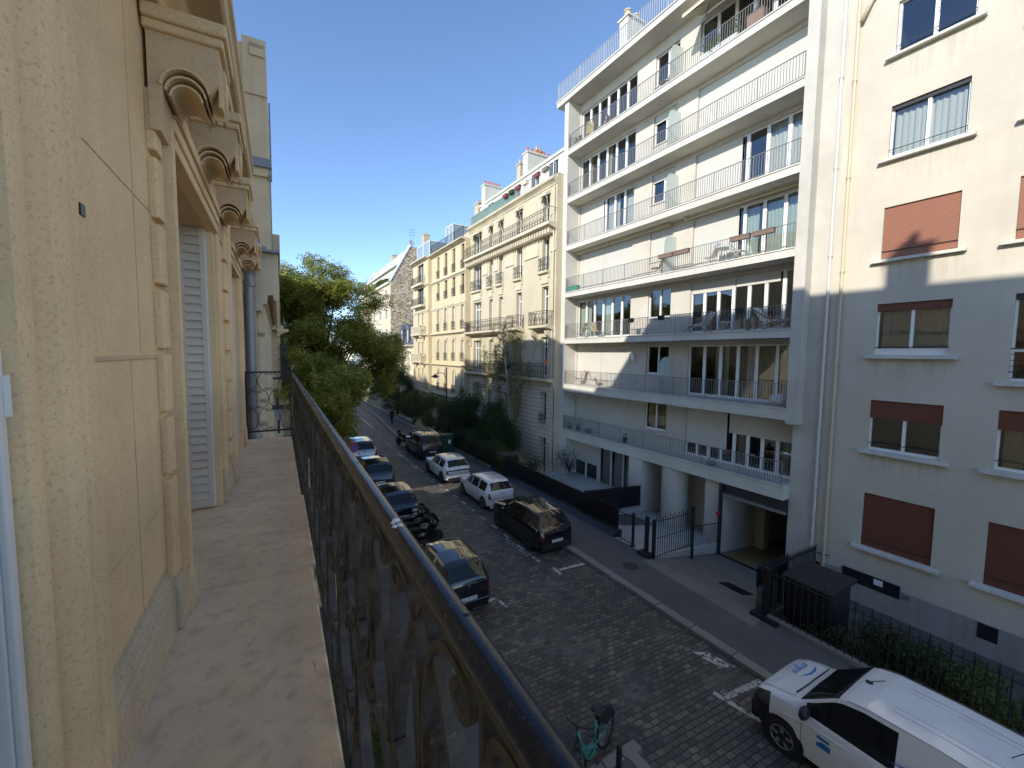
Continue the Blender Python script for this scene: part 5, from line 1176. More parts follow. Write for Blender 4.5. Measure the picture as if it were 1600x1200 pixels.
mb = MB()
for k_ in range(58):
    z0_ = random.uniform(3.2,9.8); a = random.uniform(0,2*PI); R_ = random.uniform(.7,2.3)*(1.15-(z0_-3)/14); sx_ = math.cos(a)*R_*.8; sy_ = math.sin(a)*R_*1.9+.9*R_*.5
    base = Vector((-.03*z0_,.06*z0_,z0_)); tip = base+Vector((sx_,sy_,.5)); mb.tube([base, base.lerp(tip,.5)+Vector((0,0,.25)), tip, tip+Vector((sx_*.12,sy_*.12,-.6)), tip+Vector((sx_*.14,sy_*.14,-1.5))], [.03,.02,.013,.008,.004], 4)
    for q in range(5): ends.append((tip+Vector((random.uniform(-.35,.35),random.uniform(-.45,.45),0)), random.uniform(1.0,2.6)))
mb.obj('branches', M['bark'], bi)
P = []
for e, l in ends:
    for q in range(int(l*34)): u = random.random(); P.append((e.x+random.gauss(0,.07), e.y+random.gauss(0,.08), e.z+.15-u*l))
leaf_mesh('crown', np.array(P), .085, 'leaf_birch', bi, droop=.8, aspect=.6)
# near garden shrubs behind the fence
for i,(x,y,z,rx,ry,rz,nn,m_,lb) in enumerate(((13.9,3.2,-.3,1.0,1.3,.95,9000,'leaf_dark','leafy green bush behind the near fence, between the bin shelter and the steps'),(15.0,4.2,-.5,.9,1.0,.6,5000,'leaf_dark','dark low bush behind the near fence by the bin shelter'),(13.7,2.0,-.1,.9,1.0,.95,8000,'leaf_mid','green bush behind the near fence, in front of the garden steps'),(13.05,4.6,-.2,.4,.9,.6,4000,'leaf_dark','dark scrubby plant against the near fence in front of the bin shelter'))):
    shrub('garden_bush',lb,'bush',(x,y,z),(rx,ry,rz),nn,.085,m_,k=22)
# thin climbing rose behind the screened fence and shrubs beside it
shrub('climbing_rose','sparse leafy rose climbing beside the ground floor window of the white block','climbing plant',(17.6,22.2,.6),(.6,1.3,1.3),420,.13,'leaf_dark',k=16)
shrub('garden_bush','pale flowering bush behind the screened fence near the stone house','bush',(15.5,23.9,.2),(1.0,.8,.8),1800,.1,'leaf_mid')
# our own front garden far below, seen through the railing
for i,(x,y,z,rx,ry,rz,nn,lb) in enumerate(((1.7,2.4,.6,.6,1.3,.6,9000,'bright green bush in our front garden, seen through the railing at the bottom edge'),(1.6,5.4,.5,.6,1.3,.55,6000,'green bush in our front garden below the middle of the railing'),(1.6,8.8,.5,.6,1.5,.55,5000,'green bush in our front garden below the far railing'),(1.9,-.4,.6,.5,1.1,.6,4000,'green bush in our front garden right under the camera'))):
    shrub('garden_bush',lb,'bush',(x,y,z),(rx,ry,rz),nn,.07,'leaf_mid',k=22)
# plants on the rubble-gabled block
shrub('roof_plants','trailing plants along the terrace of the rubble-gabled block','plant',(17.3,76,19.5),(.5,7.5,.7),5000,.35,'leaf_mid',k=40)
# ------------------------------------------------------------------ vehicles: forward is +Y, origin on the ground at the middle
PROF = {
 'hatch': dict(top=[(-.5,.36),(-.496,.55),(-.478,.63),(-.455,.70),(-.385,.925),(-.33,.975),(-.15,1.0),(.0,.985),(.085,.94),(.235,.68),(.30,.655),(.43,.60),(.48,.52),(.496,.42),(.5,.3)], rear=(-.46,-.385), wind=(.085,.24), side=(-.36,.175), pil=[(-.185,-.165),(.0,.015)], belt=.62),
 'small': dict(top=[(-.5,.36),(-.496,.55),(-.485,.66),(-.47,.71),(-.405,.93),(-.35,.975),(-.15,1.0),(.02,.985),(.12,.94),(.29,.68),(.34,.65),(.44,.60),(.485,.52),(.497,.42),(.5,.3)], rear=(-.475,-.405), wind=(.12,.29), side=(-.38,.22), pil=[(-.19,-.165),(.03,.045)], belt=.63),
 'suv': dict(top=[(-.5,.34),(-.497,.50),(-.482,.60),(-.455,.68),(-.395,.90),(-.345,.96),(-.15,1.0),(.0,.985),(.09,.94),(.225,.72),(.29,.695),(.43,.65),(.482,.57),(.497,.45),(.5,.3)], rear=(-.46,-.395), wind=(.09,.225), side=(-.37,.165), pil=[(-.19,-.17),(-.01,.005)], belt=.66),
 'van': dict(top=[(-.5,.3),(-.4985,.6),(-.490,.93),(-.465,.975),(-.3,.992),(-.1,1.0),(.08,.985),(.145,.95),(.175,.915),(.305,.655),(.335,.625),(.42,.585),(.468,.53),(.492,.43),(.5,.28)], rear=(-.4975,-.4905), wind=(.165,.30), side=(-.02,.27), pil=[], belt=.60),
}
def car(name, label, loc, L, W, Hh, kind, paint, rz=0, roof_paint=None, plate=None, rims='alloy', wr=.33, wb=.62, lights='red', vehicle='car', ww=None, group=None, fine=1, roofw=.72, plates_front=False, cladding=False):
    P = PROF[kind]; root = empty(name, (*loc,0), rz, label, vehicle, group)
    ty = np.array([p[0] for p in P['top']])*L; tz = np.array([p[1] for p in P['top']])*Hh
    ys = np.unique(np.concatenate([np.linspace(-.5*L,.5*L,int(64*fine)), ty, np.array([P['rear'][0],P['rear'][1],P['wind'][0],P['wind'][1],P['side'][0],P['side'][1]]+[q for p in P['pil'] for q in p])*L]))
    keep = [ys[0]]
    for y in ys[1:]:
        if y-keep[-1] > .006*L/4: keep.append(y)
    ys = np.array(keep)
    fy = np.linspace(-.5*L,.5*L,800); fz = np.interp(fy, ty, tz); kk = 13; pad = np.pad(fz,(kk//2,kk//2),'edge'); fzs = np.convolve(pad, np.ones(kk)/kk, 'valid')
    ztop = lambda y: float(np.interp(y, fy, fzs))
    u = lambda y: y/L
    hw = lambda y: W/2*float(np.interp(abs(u(y)), [0,.28,.38,.44,.475,.492,.5], [1,1,.985,.95,.89,.83,.78] if kind != 'van' or u(y) > 0 else [1,1,1,.995,.985,.96,.93]))
    zb = .17*Hh/1.5; belt = lambda y: Hh*(P['belt'] + (-.03*(u(y)) if kind != 'van' else 0))
    rings = []
    for y in ys:
        w = hw(y); t = ztop(y); b = min(belt(y), t-.03); g = min(max((t-belt(y))/(.2*Hh),0),1); g = g*g*(3-2*g)
        low = zb + (.0 if abs(u(y)) < .44 else (abs(u(y))-.44)*1.3)
        rw = w*roofw if kind != 'van' else w*.84
        def mix(a, c): return (a[0]*(1-g)+c[0]*g, a[1]*(1-g)+c[1]*g)
        pts = [(0,low),(w*.86,low),(w*.965,low+.06),(w*.995,min(.27*Hh+low*.2,t-.2)),(w,min(.42*Hh,t-.1)),(w*.985,b-.045),
               mix((w*.955,b-.012),(w*.955,b)), mix((w*.90,t-.012),(rw+ (w*.955-rw)*.16,t-.085)), mix((w*.84,t-.002),(rw*.975,t-.022)), mix((w*.6,t+.012),(rw*.86,t)), (0,t+.02)]
        rings.append(pts)
    nr = len(rings[0]); body = MB(); glass = MB(); roofm = MB(); hl = {1:MB(),-1:MB()}; tl = {1:MB(),-1:MB()}; lowb = MB()
    allv = []
    for y, r in zip(ys, rings):
        row = [(x,y,z) for x, z in r] + [(-x,y,z) for x, z in reversed(r[:-1])]; allv.append(row)
    m = len(allv[0])
    for mbx in (body, glass, roofm, lowb, hl[1], hl[-1], tl[1], tl[-1]): mbx.v = [p for row in allv for p in row]
    for i in range(len(ys)-1):
        yc = u((ys[i]+ys[i+1])/2)
        for k in range(m-1):
            kk_ = k if k < nr-1 else (m-2-k)
            f = (i*m+k, i*m+k+1, (i+1)*m+k+1, (i+1)*m+k); tgt = body
            if kk_ == 6 and P['side'][0] < yc < P['side'][1] and not any(a < yc < b for a, b in P['pil']): tgt = glass
            if kk_ in (8,9) and P['wind'][0] < yc < P['wind'][1]: tgt = glass
            if kk_ in (8,9) and P['rear'][0] < yc < P['rear'][1]: tgt = glass
            if tgt is body and kk_ in (8,9) and P['rear'][1] <= yc <= P['wind'][0]: tgt = roofm
            sd_ = 1 if k < nr-1 else -1
            if tgt is body and kk_ in (4,5) and (.405 if kind == 'van' else .425) < yc < .484: tgt = hl[sd_]
            if tgt is body and ((kind != 'van' and kk_ in (4,5) and yc < -.468) or (kind == 'van' and kk_ in (4,5,6) and yc < -.485)): tgt = tl[sd_]
            if tgt is body and ((kind == 'van' and yc > .405 and kk_ in (0,1,2,3)) or (kk_ in (0,1) and abs(yc) < .49)): tgt = lowb
            tgt.f.append(f); tgt.mi.append(0)
    body.f.append(tuple(range(m))); body.mi.append(0); body.f.append(tuple(((len(ys)-1)*m+k) for k in range(m-1,-1,-1))); body.mi.append(0)
    def clean(mb, nm, mt):
        used = sorted({i for f in mb.f for i in f}); mp = {a:b for b,a in enumerate(used)}; q = MB(); q.v = [mb.v[i] for i in used]; q.f = [tuple(mp[i] for i in f) for f in mb.f]; q.mi = mb.mi
        return q.obj(nm, mt, root, smooth=True, sharp=38)
    bo = clean(body, 'body', M[paint]); clean(glass, 'window', M['carglass']); clean(roofm, 'roof', M[roof_paint or paint])
    clean(lowb, 'lower_trim', M['blk_plastic'])
    for q in (1,-1): clean(hl[q], 'headlight', M['lamp_dark']); clean(tl[q], 'tail_light', M['lamp_red'])
    wy = [-(wb/2)*L*1.0+.0, (wb/2)*L]; 
    off = {'hatch':.0,'small':-.0,'suv':.0,'van':.035*L}[kind]; wx_ = W/2-.10
    for sy, y0 in enumerate(wy):
        for s in (1,-1):
            y = y0+off
            ar = MB(); ar.tube([(s*(W/2-.25),y,wr+.01),(s*(hw(y)+.004),y,wr+.01)], wr+.055, 26); ar.obj('wheel_arch', M['blk_plastic'], root)
            t = MB(); prof_ = [(wr*.62,-.09),(wr*.93,-.1),(wr,-.075),(wr,.075),(wr*.93,.1),(wr*.62,.09)]; t.lathe(prof_, 0, 0, 28)
            w_ = t.obj('wheel', M['rubber'], root, smooth=True, sharp=40); w_.rotation_euler = (0,PI/2*s,0); w_.location = (s*(hw(y)-.085),y,wr)
            r = MB(); r.lathe([(wr*.66,.06),(wr*.66,.095),(wr*.6,.097),(wr*.56,.07),(wr*.2,.062),(.03,.085)], 0, 0, 28)
            for q in range(5):
                a = q*2*PI/5; c, s2 = math.cos(a), math.sin(a); ww_ = .03
                r.add([(c*.05-s2*ww_,s2*.05+c*ww_,.088),(c*.05+s2*ww_,s2*.05-c*ww_,.088),(c*wr*.6+s2*ww_*1.2,s2*wr*.6-c*ww_*1.2,.1),(c*wr*.6-s2*ww_*1.2,s2*wr*.6+c*ww_*1.2,.1)], [(0,1,2,3)])
            r.obj('rim', M[rims], w_, smooth=True, sharp=30)
    for s in (1,-1):
        # mirrors, lights
        ym = P['side'][1]*L-.05; mz = belt(ym)+.05; mm = MB(); mm.sphere((s*(hw(ym)+.08),ym,mz+(.03 if kind == 'van' else 0)), (.15 if kind == 'van' else .1), 10, 7, sx=1.0, sy=.55, sz=.85); mm.obj('mirror', M[paint if kind != 'van' else 'blk_plastic'], root, smooth=True)
        t = MB(); 
        for yh in ((-.12*L,.1*L) if kind != 'van' else (.02*L,)): t.box(s*(W/2-.005)-.012,s*(W/2-.005)+.018,yh-.09,yh+.09,belt(yh)-.13,belt(yh)-.1)
        t.obj('door_handle', M[paint], root)
        t = MB()
        for yh in ((-.185*L,.0*L,.175*L) if kind != 'van' else (-.03*L,.275*L)): t.box(s*(W/2)-.002,s*(W/2)+.0015,yh-.004,yh+.004,zb+.12,belt(yh)-.02)
        t.obj('door_seam', M['ink'], root)
    b = MB(); b.prism([(-W*.4,zb-.02),(W*.4,zb-.02),(W*.41,.27*Hh),(-W*.41,.27*Hh)], 'y', -.5*L-.012, -.5*L+.1); bevel(b.obj('rear_bumper', M['blk_plastic' if kind != 'small' else paint], root), .02)
    b = MB(); b.prism([(-W*.4,zb-.02),(W*.4,zb-.02),(W*.42,.3*Hh),(-W*.42,.3*Hh)], 'y', .5*L-.12, .5*L+.008); bevel(b.obj('front_bumper', M['blk_plastic'], root), .02)
    if cladding:
        for s in (1,-1):
            b = MB(); b.box(s*W/2-.008,s*W/2+.008,wy[0]+off+wr+.06,wy[1]+off-wr-.06,zb+.02,zb+.17); b.obj('sill_cladding', M['blk_plastic'], root)
    if kind in ('hatch','small','suv'):
        b = MB(); zz = .60*Hh; b.box(-.035,.035,-.5*L-.008,-.5*L+.02,zz-.03,zz+.03); b.obj('badge', M['alloy'], root)
        b = MB(); zz = .44*Hh; b.box(-W*.36,W*.36,-.5*L-.006,-.5*L+.03,zz-.006,zz+.006); b.obj('tailgate_seam', M['ink'], root)
    if kind == 'hatch':
        b = MB(); b.box(-W*.40,W*.40,-.5*L-.004,-.5*L+.06,.535*Hh,.575*Hh); bevel(b.obj('rear_light_band', M['ink'], root), .01)
    if plate:
        b = MB(); zc = .33*Hh if kind != 'van' else .55; b.box(-.26,.26,-.5*L-.024,-.5*L-.012,zc-.055,zc+.055); pl = b.obj('number_plate', M['plate'], root)
        text('lettering', plate, .088, 'ink', pl, (0,-.5*L-.026,zc), (PI/2,0,0), .0008)
    zw = ztop(-.47*L); a = MB(); a.rod((0,-.25*L,ztop(-.25*L)),(0,-.28*L,ztop(-.28*L)+.2),.006,5); a.obj('antenna', M['blk_plastic'], root)
    a = MB(); ya_ = (P['rear'][0]*.6+P['rear'][1]*.4)*L
    if kind != 'van': a.tube([(0,-.478*L,ztop(-.478*L)+.03),(.02,P['rear'][0]*L+.02,ztop(P['rear'][0]*L+.02)+.035),(.3,P['rear'][0]*L+.1,ztop(P['rear'][0]*L+.1)+.03)], .009, 5); a.obj('wiper', M['blk_plastic'], root)
    return root, ztop, hw
for nm, c, ro, me_ in (('white_car_paint',(.72,.72,.72),.15,0),('black_car_paint',(.006,.006,.008),.06,0),('dark_grey_car_paint',(.03,.032,.036),.15,.3),('silver_car_paint',(.34,.35,.36),.2,.6),('dark_blue_car_paint',(.012,.016,.03),.08,.2),('light_blue_roof',(.3,.38,.45),.2,.3),('white_van_paint',(.78,.79,.8),.22,0)):
    M[nm] = carpaint(nm, c, ro, me_, .25 if 'black' in nm or 'dark' in nm else .6)
# right-hand row
car('parked_car','small white old hatchback parked between the black crossover and the newer white hatchback',(9.95,19.75),3.78,1.64,1.42,'small','white_car_paint',plate='BG 508 CN',rims='pot_grey',wr=.29,wb=.655,group='cars parked along the right kerb')
car('parked_car','white modern hatchback with a black rear light band parked behind the grey van',(9.72,24.85),4.05,1.74,1.45,'hatch','white_car_paint',plate='FP 208 JW',rims='dark_alloy',wr=.32,wb=.625,group='cars parked along the right kerb')
car('parked_car','glossy black compact crossover parked nearest on the right kerb row',(9.66,14.9),4.1,1.76,1.52,'suv','black_car_paint',plate='HM 736 BH',rims='dark_alloy',wr=.34,wb=.615,group='cars parked along the right kerb',cladding=True)
gv,_,_ = car('parked_van','dark grey passenger van with roof bars parked beside the green bin',(10.2,31.0),4.3,1.83,1.82,'suv','dark_grey_car_paint',plate='CT 412 RM',rims='dark_alloy',wr=.32,wb=.62,vehicle='van',roofw=.84,group='cars parked along the right kerb')
for s in (1,-1): mb = MB(); mb.tube([(s*.62,-1.5,1.86),(s*.62,.6,1.87)], .02, 5); mb.obj('roof_bar', M['alloy'], gv)
# left-hand row
car('parked_car','small black city car parked nearest on the left, right below the handrail',(4.98,12.72),3.56,1.64,1.50,'small','black_car_paint',plate='GG-767-FN',rims='alloy',wr=.3,wb=.68,group='cars parked along the left kerb')
car('parked_car','dark blue hatchback parked on the left in front of the motorcycles',(5.02,20.2),4.2,1.79,1.47,'hatch','dark_blue_car_paint',plate='EV 331 QS',wr=.33,wb=.62,group='cars parked along the left kerb')
car('parked_car','black crossover with a slanted tail parked on the left behind the silver one',(5.25,25.75),4.4,1.84,1.56,'suv','dark_grey_car_paint',plate='GA 190 XR',wr=.35,wb=.61,roof_paint='black_car_paint',group='cars parked along the left kerb')
sl,_,_ = car('parked_car','silver crossover parked on the left next to the round sign',(5.52,31.7),4.5,1.86,1.65,'suv','silver_car_paint',plate='GK 845 DL',wr=.36,wb=.6,group='cars parked along the left kerb')
for s in (1,-1): mb = MB(); mb.tube([(s*.6,-1.4,1.66),(s*.6,.5,1.67)], .018, 5); mb.obj('roof_bar', M['alloy'], sl)
car('parked_car','car with a pale blue roof half hidden by the tree, farthest on the left',(5.4,37.9),4.4,1.84,1.66,'suv','black_car_paint',wr=.35,wb=.61,roof_paint='light_blue_roof',group='cars parked along the left kerb')
# badges
# white delivery van in the foreground
vx, vy = 9.46, 2.36
va, vz, vw = car('delivery_van','white delivery van with blue lettering on the bonnet, cut off by the bottom right corner',(vx,vy),4.5,1.86,1.84,'van','white_van_paint',rims='alloy',wr=.33,wb=.625,vehicle='van',fine=2.2)
for k_ in va.children[:0]: pass
def on_van(ya_, yb_): return math.atan2(vz(yb_)-vz(ya_), yb_-ya_)
yh = 1.83; sl_ = on_van(1.7,1.96)
text('bonnet_lettering','engie',.24,'blue_ink',va,(.25,1.80,vz(1.80)+.022),(sl_,0,PI),.001,1.05)
text('bonnet_lettering','home services',.065,'grey_ink',va,(.25,1.99,vz(1.99)+.022),(sl_-.05,0,PI),.001,1.1)
mb = MB(); vs = []; n = 22
for i in range(n+1):
    t = i/n; x = .25+.34*math.cos(PI*(.05+.75*t)); yy = 1.80-.075-.10*math.sin(PI*(.05+.9*t)); w_ = .026*math.sin(PI*t)+.002
    vs += [(x,yy-w_,vz(yy-w_)+.026),(x,yy+w_*.4,vz(yy+w_*.4)+.026)]
mb.add(vs, [(2*i,2*i+1,2*i+3,2*i+2) for i in range(n)]); mb.obj('bonnet_swoosh', M['blue_ink'], va, fix=False)
text('door_lettering','engie',.42,'blue_ink',va,(-.934,-.75,.95),(PI/2,0,-PI/2),.001)
mb = MB(); vs = []
for i in range(n+1):
    t = i/n; y = -.75+.75-1.5*t; z = 1.22+.14*math.sin(PI*(.1+.8*t)); w_ = .05*math.sin(PI*t)+.003; vs += [(-.936,y,z-w_*.4),(-.936,y,z+w_)]
mb.add(vs, [(2*i,2*i+1,2*i+3,2*i+2) for i in range(n)]); mb.obj('side_swoosh', M['blue_ink'], va, fix=False)
mb = MB(); mb.box(-.936,-.933,.78,.98,.83,.88); mb.prism([(.76,.68),(.98,.68),(.98,.74),(.88,.8),(.76,.78)], 'x', -.937, -.933); mb.obj('door_sticker', M['blue_ink'], va)
# van details: bonnet shut lines, dark lower nose, roof seams, aerial, gutter line
mb = MB()
for s in (1,-1):
    pts = [(s*(.70+.03*math.sin(i/10*PI)), 1.45+.62*i/10) for i in range(11)]
    mb.tube([(p[0],p[1],vz(p[1])+.014) for p in pts], .0035, 4)
mb.obj('bonnet_seam', M['ink'], va)
mb = MB()
for s in (1,-1):
    mb.tube([(s*.775,y,vz(y)-.008) for y in np.linspace(-2.1,.62,18)], .006, 4)
for x in (-.45,-.32,-.19,.19,.32,.45): mb.tube([(x,y,vz(y)+.011) for y in np.linspace(-1.9,.1,10)], .0025, 4)
mb.obj('roof_seam', M['pot_grey'], va)
mb = MB(); mb.sphere((0.02,.58,vz(.58)+.03), .05, 8, 6, sy=1.3, sz=.5); mb.tube([(0.02,.58,vz(.58)+.04),(.02,.36,vz(.36)+.17)], .008, 5); mb.obj('roof_aerial', M['blk_plastic'], va)
mb = MB(); mb.tube([(-.60,1.49,vz(1.49)+.03),(-.1,1.46,vz(1.46)+.035),(.1,1.47,vz(1.47)+.035)], .012, 5); mb.tube([(.02,1.47,vz(1.47)+.03),(.62,1.45,vz(1.45)+.035)], .012, 5); mb.obj('wiper', M['blk_plastic'], va)
mb = MB()
for s in (1,-1):
    mb.tube([(s*.935,y,z) for y,z in ((1.62,.80),(1.4,.87),(1.2,.92),(1.0,.95),(.5,.98))], .012, 5)
mb.obj('body_crease', M['white_van_paint'], va, smooth=True)

# ------------------------------------------------------------------ motorcycles
def motorcycle(label, loc, rz, mat='black_car_paint'):
    r = empty('motorcycle', (*loc,0), rz, label, 'motorcycle', 'parked motorcycles')
    for y in (-.68,.70):
        b = MB(); b.lathe([(.2,-.055),(.29,-.06),(.31,0),(.29,.06),(.2,.055)],0,0,22); w = b.obj('wheel', M['rubber'], r, smooth=True, sharp=50); w.rotation_euler=(0,PI/2,0); w.location=(0,y,.31)
        b = MB(); b.lathe([(.205,-.03),(.205,.03)],0,0,20); b.lathe([(.06,-.07),(.06,.07)],0,0,12); b.obj('rim', M['dark_alloy'], w)
    b = MB(); b.sphere((0,.18,.82), .3, 12, 8, sx=.55, sy=1.0, sz=.55); b.sphere((0,.05,.5), .28, 10, 7, sx=.7, sy=1.1, sz=.8); b.sphere((0,.6,.9), .22, 10, 7, sx=.8, sy=.8, sz=1.0); b.prism([(-.75,.55),(-.2,.5),(.1,.75),(-.3,.84),(-.85,.92)], 'x', -.1, .1); b.obj('bodywork', M[mat], r, smooth=True, sharp=50)
    b = MB(); b.prism([(-.85,.9),(-.2,.78),(.0,.82),(-.2,.9),(-.55,.93),(-.82,1.0)], 'x', -.14, .14); bevel(b.obj('seat', M['black_cloth'], r), .03)
    b = MB(); 
    for s in (1,-1): b.rod((s*.1,.7,.31),(s*.1,.5,.95),.03,6); b.tube([(0,.5,1.02),(s*.2,.48,1.08),(s*.38,.36,1.05)], .016, 6); b.tube([(s*.2,.5,1.08),(s*.27,.55,1.25)], .008, 5); b.sphere((s*.28,.55,1.27), .07, 8, 6, sy=.3, sz=.7)
    b.tube([(.14,.1,.35),(.16,-.4,.35),(.2,-.85,.45)], .05, 8); b.prism([(-.95,.62),(-.7,.6),(-.6,.75),(-.9,.85)], 'x', -.07, .07); b.obj('fork_and_bars', M['dark_iron'], r, smooth=True, sharp=40)
    b = MB(); b.prism([(.62,.98),(.8,.95),(.62,1.3),(.55,1.28)], 'x', -.13, .13); b.obj('windscreen', M['carglass'], r)
    b = MB(); b.box(-.17,.17,-1.0,-.66,.98,1.25); bevel(b.obj('top_box', M['blk_plastic'], r), .05)
    return r
motorcycle('black motorcycle parked crosswise on the left, beside the blue hatchback',(5.0,17.0),-PI/2+.25)
motorcycle('black motorcycle parked crosswise on the left, next to the small black city car',(5.05,15.75),-PI/2+.15)
motorcycle('black motorcycle under a cover parked crosswise, middle one of the left-hand three',(5.0,16.4),-PI/2+.2,'blk_plastic')
motorcycle('dark motorcycle with a top box parked ahead of the grey van on the right',(9.75,34.6),.5)
# ------------------------------------------------------------------ hire bicycle
bk = empty('bicycle', (5.2,5.72,.118-.118), PI/2+.35, 'turquoise hire bicycle with a black rear skirt leaning by the kerb at the bottom edge', 'bicycle')
for y, nm in ((-.56,'wheel'),(.56,'wheel')):
    b = MB(); b.tube([(0,y+.33*math.cos(a),.34+.33*math.sin(a)) for a in np.linspace(0,2*PI,29)[:-1]], .024, 7, closed=True); w = b.obj('wheel', M['rubber'], bk, smooth=True)
    b = MB(); 
    for q in range(12): a = q*PI/6; b.rod((0,y,.34),(0,y+.31*math.cos(a),.34+.31*math.sin(a)),.003,3)
    
    b.obj('spokes', M['alloy'], w)
b = MB(); b.tube([(0,.42,.95),(0,.38,.72),(0,.16,.38),(0,-.06,.33)], [.035,.045,.055,.05], 8); b.tube([(0,-.12,.33),(0,-.22,.72)], .03, 8); b.tube([(0,-.1,.32),(0,-.56,.34)], .028, 8); b.tube([(0,-.2,.62),(0,-.56,.34)], .02, 6); b.obj('frame', M['teal'], bk, smooth=True)
b = MB(); b.prism([(.33,.62),(.44,.66),(.24,.30),(-.08,.20),(-.12,.36),(.10,.42)], 'x', -.055, .055); bevel(b.obj('battery_case', M['teal'], bk), .015)
text('frame_lettering','TIER',.12,'ink',bk,(-.058,.15,.36),(PI/2-.0,.0,-PI/2),.001); text('frame_lettering','TIER',.12,'ink',bk,(.058,.15,.36),(PI/2,0,PI/2),.001)
b = MB(); b.prism([(-.56,.42),(-.30,.62),(-.34,.72),(-.56,.76),(-.80,.66),(-.93,.42),(-.88,.4),(-.75,.45)], 'x', -.045, .045); b.obj('rear_skirt', M['blk_plastic'], bk)
b = MB(); b.sphere((0,-.27,.94), .13, 12, 7, sx=.75, sy=1.05, sz=.38); b.rod((0,-.24,.7),(0,-.26,.92),.014); b.obj('saddle', M['blk_plastic'], bk, smooth=True)
b = MB(); b.tube([(-.3,.3,1.08),(-.24,.42,1.1),(0,.44,1.04),(.24,.42,1.1),(.3,.3,1.08)], .013, 6); b.rod((0,.40,.9),(0,.44,1.06),.02); b.tube([(0,.42,.9),(.07,.5,.6),(.06,.56,.34)], .018, 6); b.tube([(0,.42,.9),(-.07,.5,.6),(-.06,.56,.34)], .018, 6); b.obj('handlebar', M['blk_plastic'], bk, smooth=True)
b = MB()
for s in (0,.08,.16,.24): b.tube([(-.16,.58,.72+s),(-.18,.84,.74+s),(.18,.84,.74+s),(.16,.58,.72+s)], .007, 4, closed=True)
for q in range(6): x = -.15+q*.06; b.tube([(x,.84,.98),(x,.84,.74),(x,.58,.72)], .005, 4)
b.obj('basket', M['blk_plastic'], bk); b = MB(); b.rod((-.12,-.06,.3),(.12,-.06,.3),.012); b.box(-.2,-.1,.06,.14,.22,.24); b.box(.1,.2,-.26,-.18,.36,.38); b.rod((.08,-.1,.3),(.2,.0,.02),.01); b.obj('crank', M['dark_iron'], bk)
bk.rotation_euler = (.0,.12,PI/2+.35); bk.location = (5.12,5.55,.01)
for (x,y,lb) in ((5.12,4.9,'black rounded bollard on the kerb corner by the bicycle'),(5.3,3.3,'black rounded bollard on the left pavement nearer the camera')):
    b_ = empty('bollard', (x,y,.115), 0, lb, 'bollard', 'black pavement bollards'); b = MB(); b.lathe([(.05,0),(.05,.82),(.045,.86),(.025,.89)],0,0,16); b.obj('post', M['black_iron'], b_, smooth=True, sharp=50); b = MB(); b.lathe([(.055,.7),(.055,.74)],0,0,16); b.lathe([(.075,0),(.07,.05)],0,0,16); b.obj('collar', M['dark_iron'], b_)
# ------------------------------------------------------------------ sign, lamp, bin
sn = empty('road_sign', (4.0,24.4,0), 0, 'round red and blue no parking sign above a small white plate', 'road sign')
b = MB(); b.rod((0,.03,0),(0,.03,2.7),.03,10); b.obj('post', M['zinc'], sn)
def disc(r, y0, y1, m, nm, par):
    b = MB(); n = 36; b.prism([(r*math.cos(2*PI*k/n), 2.45+r*math.sin(2*PI*k/n)) for k in range(n)], 'y', y0, y1); return b.obj(nm, M[m], par)
disc(.25,-.012,.0,'sign_red','disc',sn); disc(.19,-.018,-.013,'sign_blue','disc',sn)
b = MB(); b.prism([(-.155,2.57),(-.12,2.60),(.155,2.33),(.12,2.30)], 'y', -.022, -.018); b.obj('diagonal_bar', M['sign_red'], sn)
b = MB(); b.box(-.06,.34,-.012,0,2.0,2.14); p_ = b.obj('sub_plate', M['white'], sn); text('lettering','du 1 au 15',.062,'ink',p_,(.1,-.014,2.07),(PI/2,0,0),.0006); b = MB(); b.box(.26,.33,-.016,-.012,2.02,2.12); b.obj('pictogram', M['ink'], p_)
lp = empty('street_lamp', (12.05,30.9,.1), 0, 'tall black street lamp with a curved arm and hooded lantern over the pavement', 'street lamp')
zt = 6.1
b = MB(); b.lathe([(.12,0),(.11,.5),(.07,.6),(.06,3),(.045,zt-.2),(.045,zt+.5),(.01,zt+.55)],0,0,12); b.obj('pole', M['black_iron'], lp, smooth=True, sharp=50)
b = MB(); b.tube([(0,0,zt-.35),(-.25,-.05,zt+.05),(-.7,-.15,zt+.12),(-1.0,-.2,zt-.05)], .028, 6); b.obj('arm', M['black_iron'], lp, smooth=True)
b = MB(); b.lathe([(.03,.12),(.05,.05),(.3,-.08),(.33,-.12),(.3,-.13),(.16,-.12),(.14,-.2),(.02,-.22)], -1.0, -.2, 18, z0=zt-.08); b.obj('lantern', M['dark_iron'], lp, smooth=True, sharp=40)
bn = empty('glass_recycling_bin', (11.75,30.2,.115), 0, 'dark green recycling bin with a white sticker behind the grey van', 'bin')
b = MB(); b.prism([(-.45,0),(.45,0),(.48,1.25),(.4,1.4),(-.4,1.4),(-.48,1.25)], 'y', -.4, .4); bevel(b.obj('body', M['bin_green'], bn), .04); b = MB(); b.prism([(-.5,1.25),(.5,1.25),(.42,1.46),(-.42,1.46)], 'y', -.44, .44); bevel(b.obj('lid', M['bin_green'], bn), .04)
b = MB(); b.box(.02,.22,-.415,-.402,.75,1.05); b.obj('sticker', M['white'], bn)
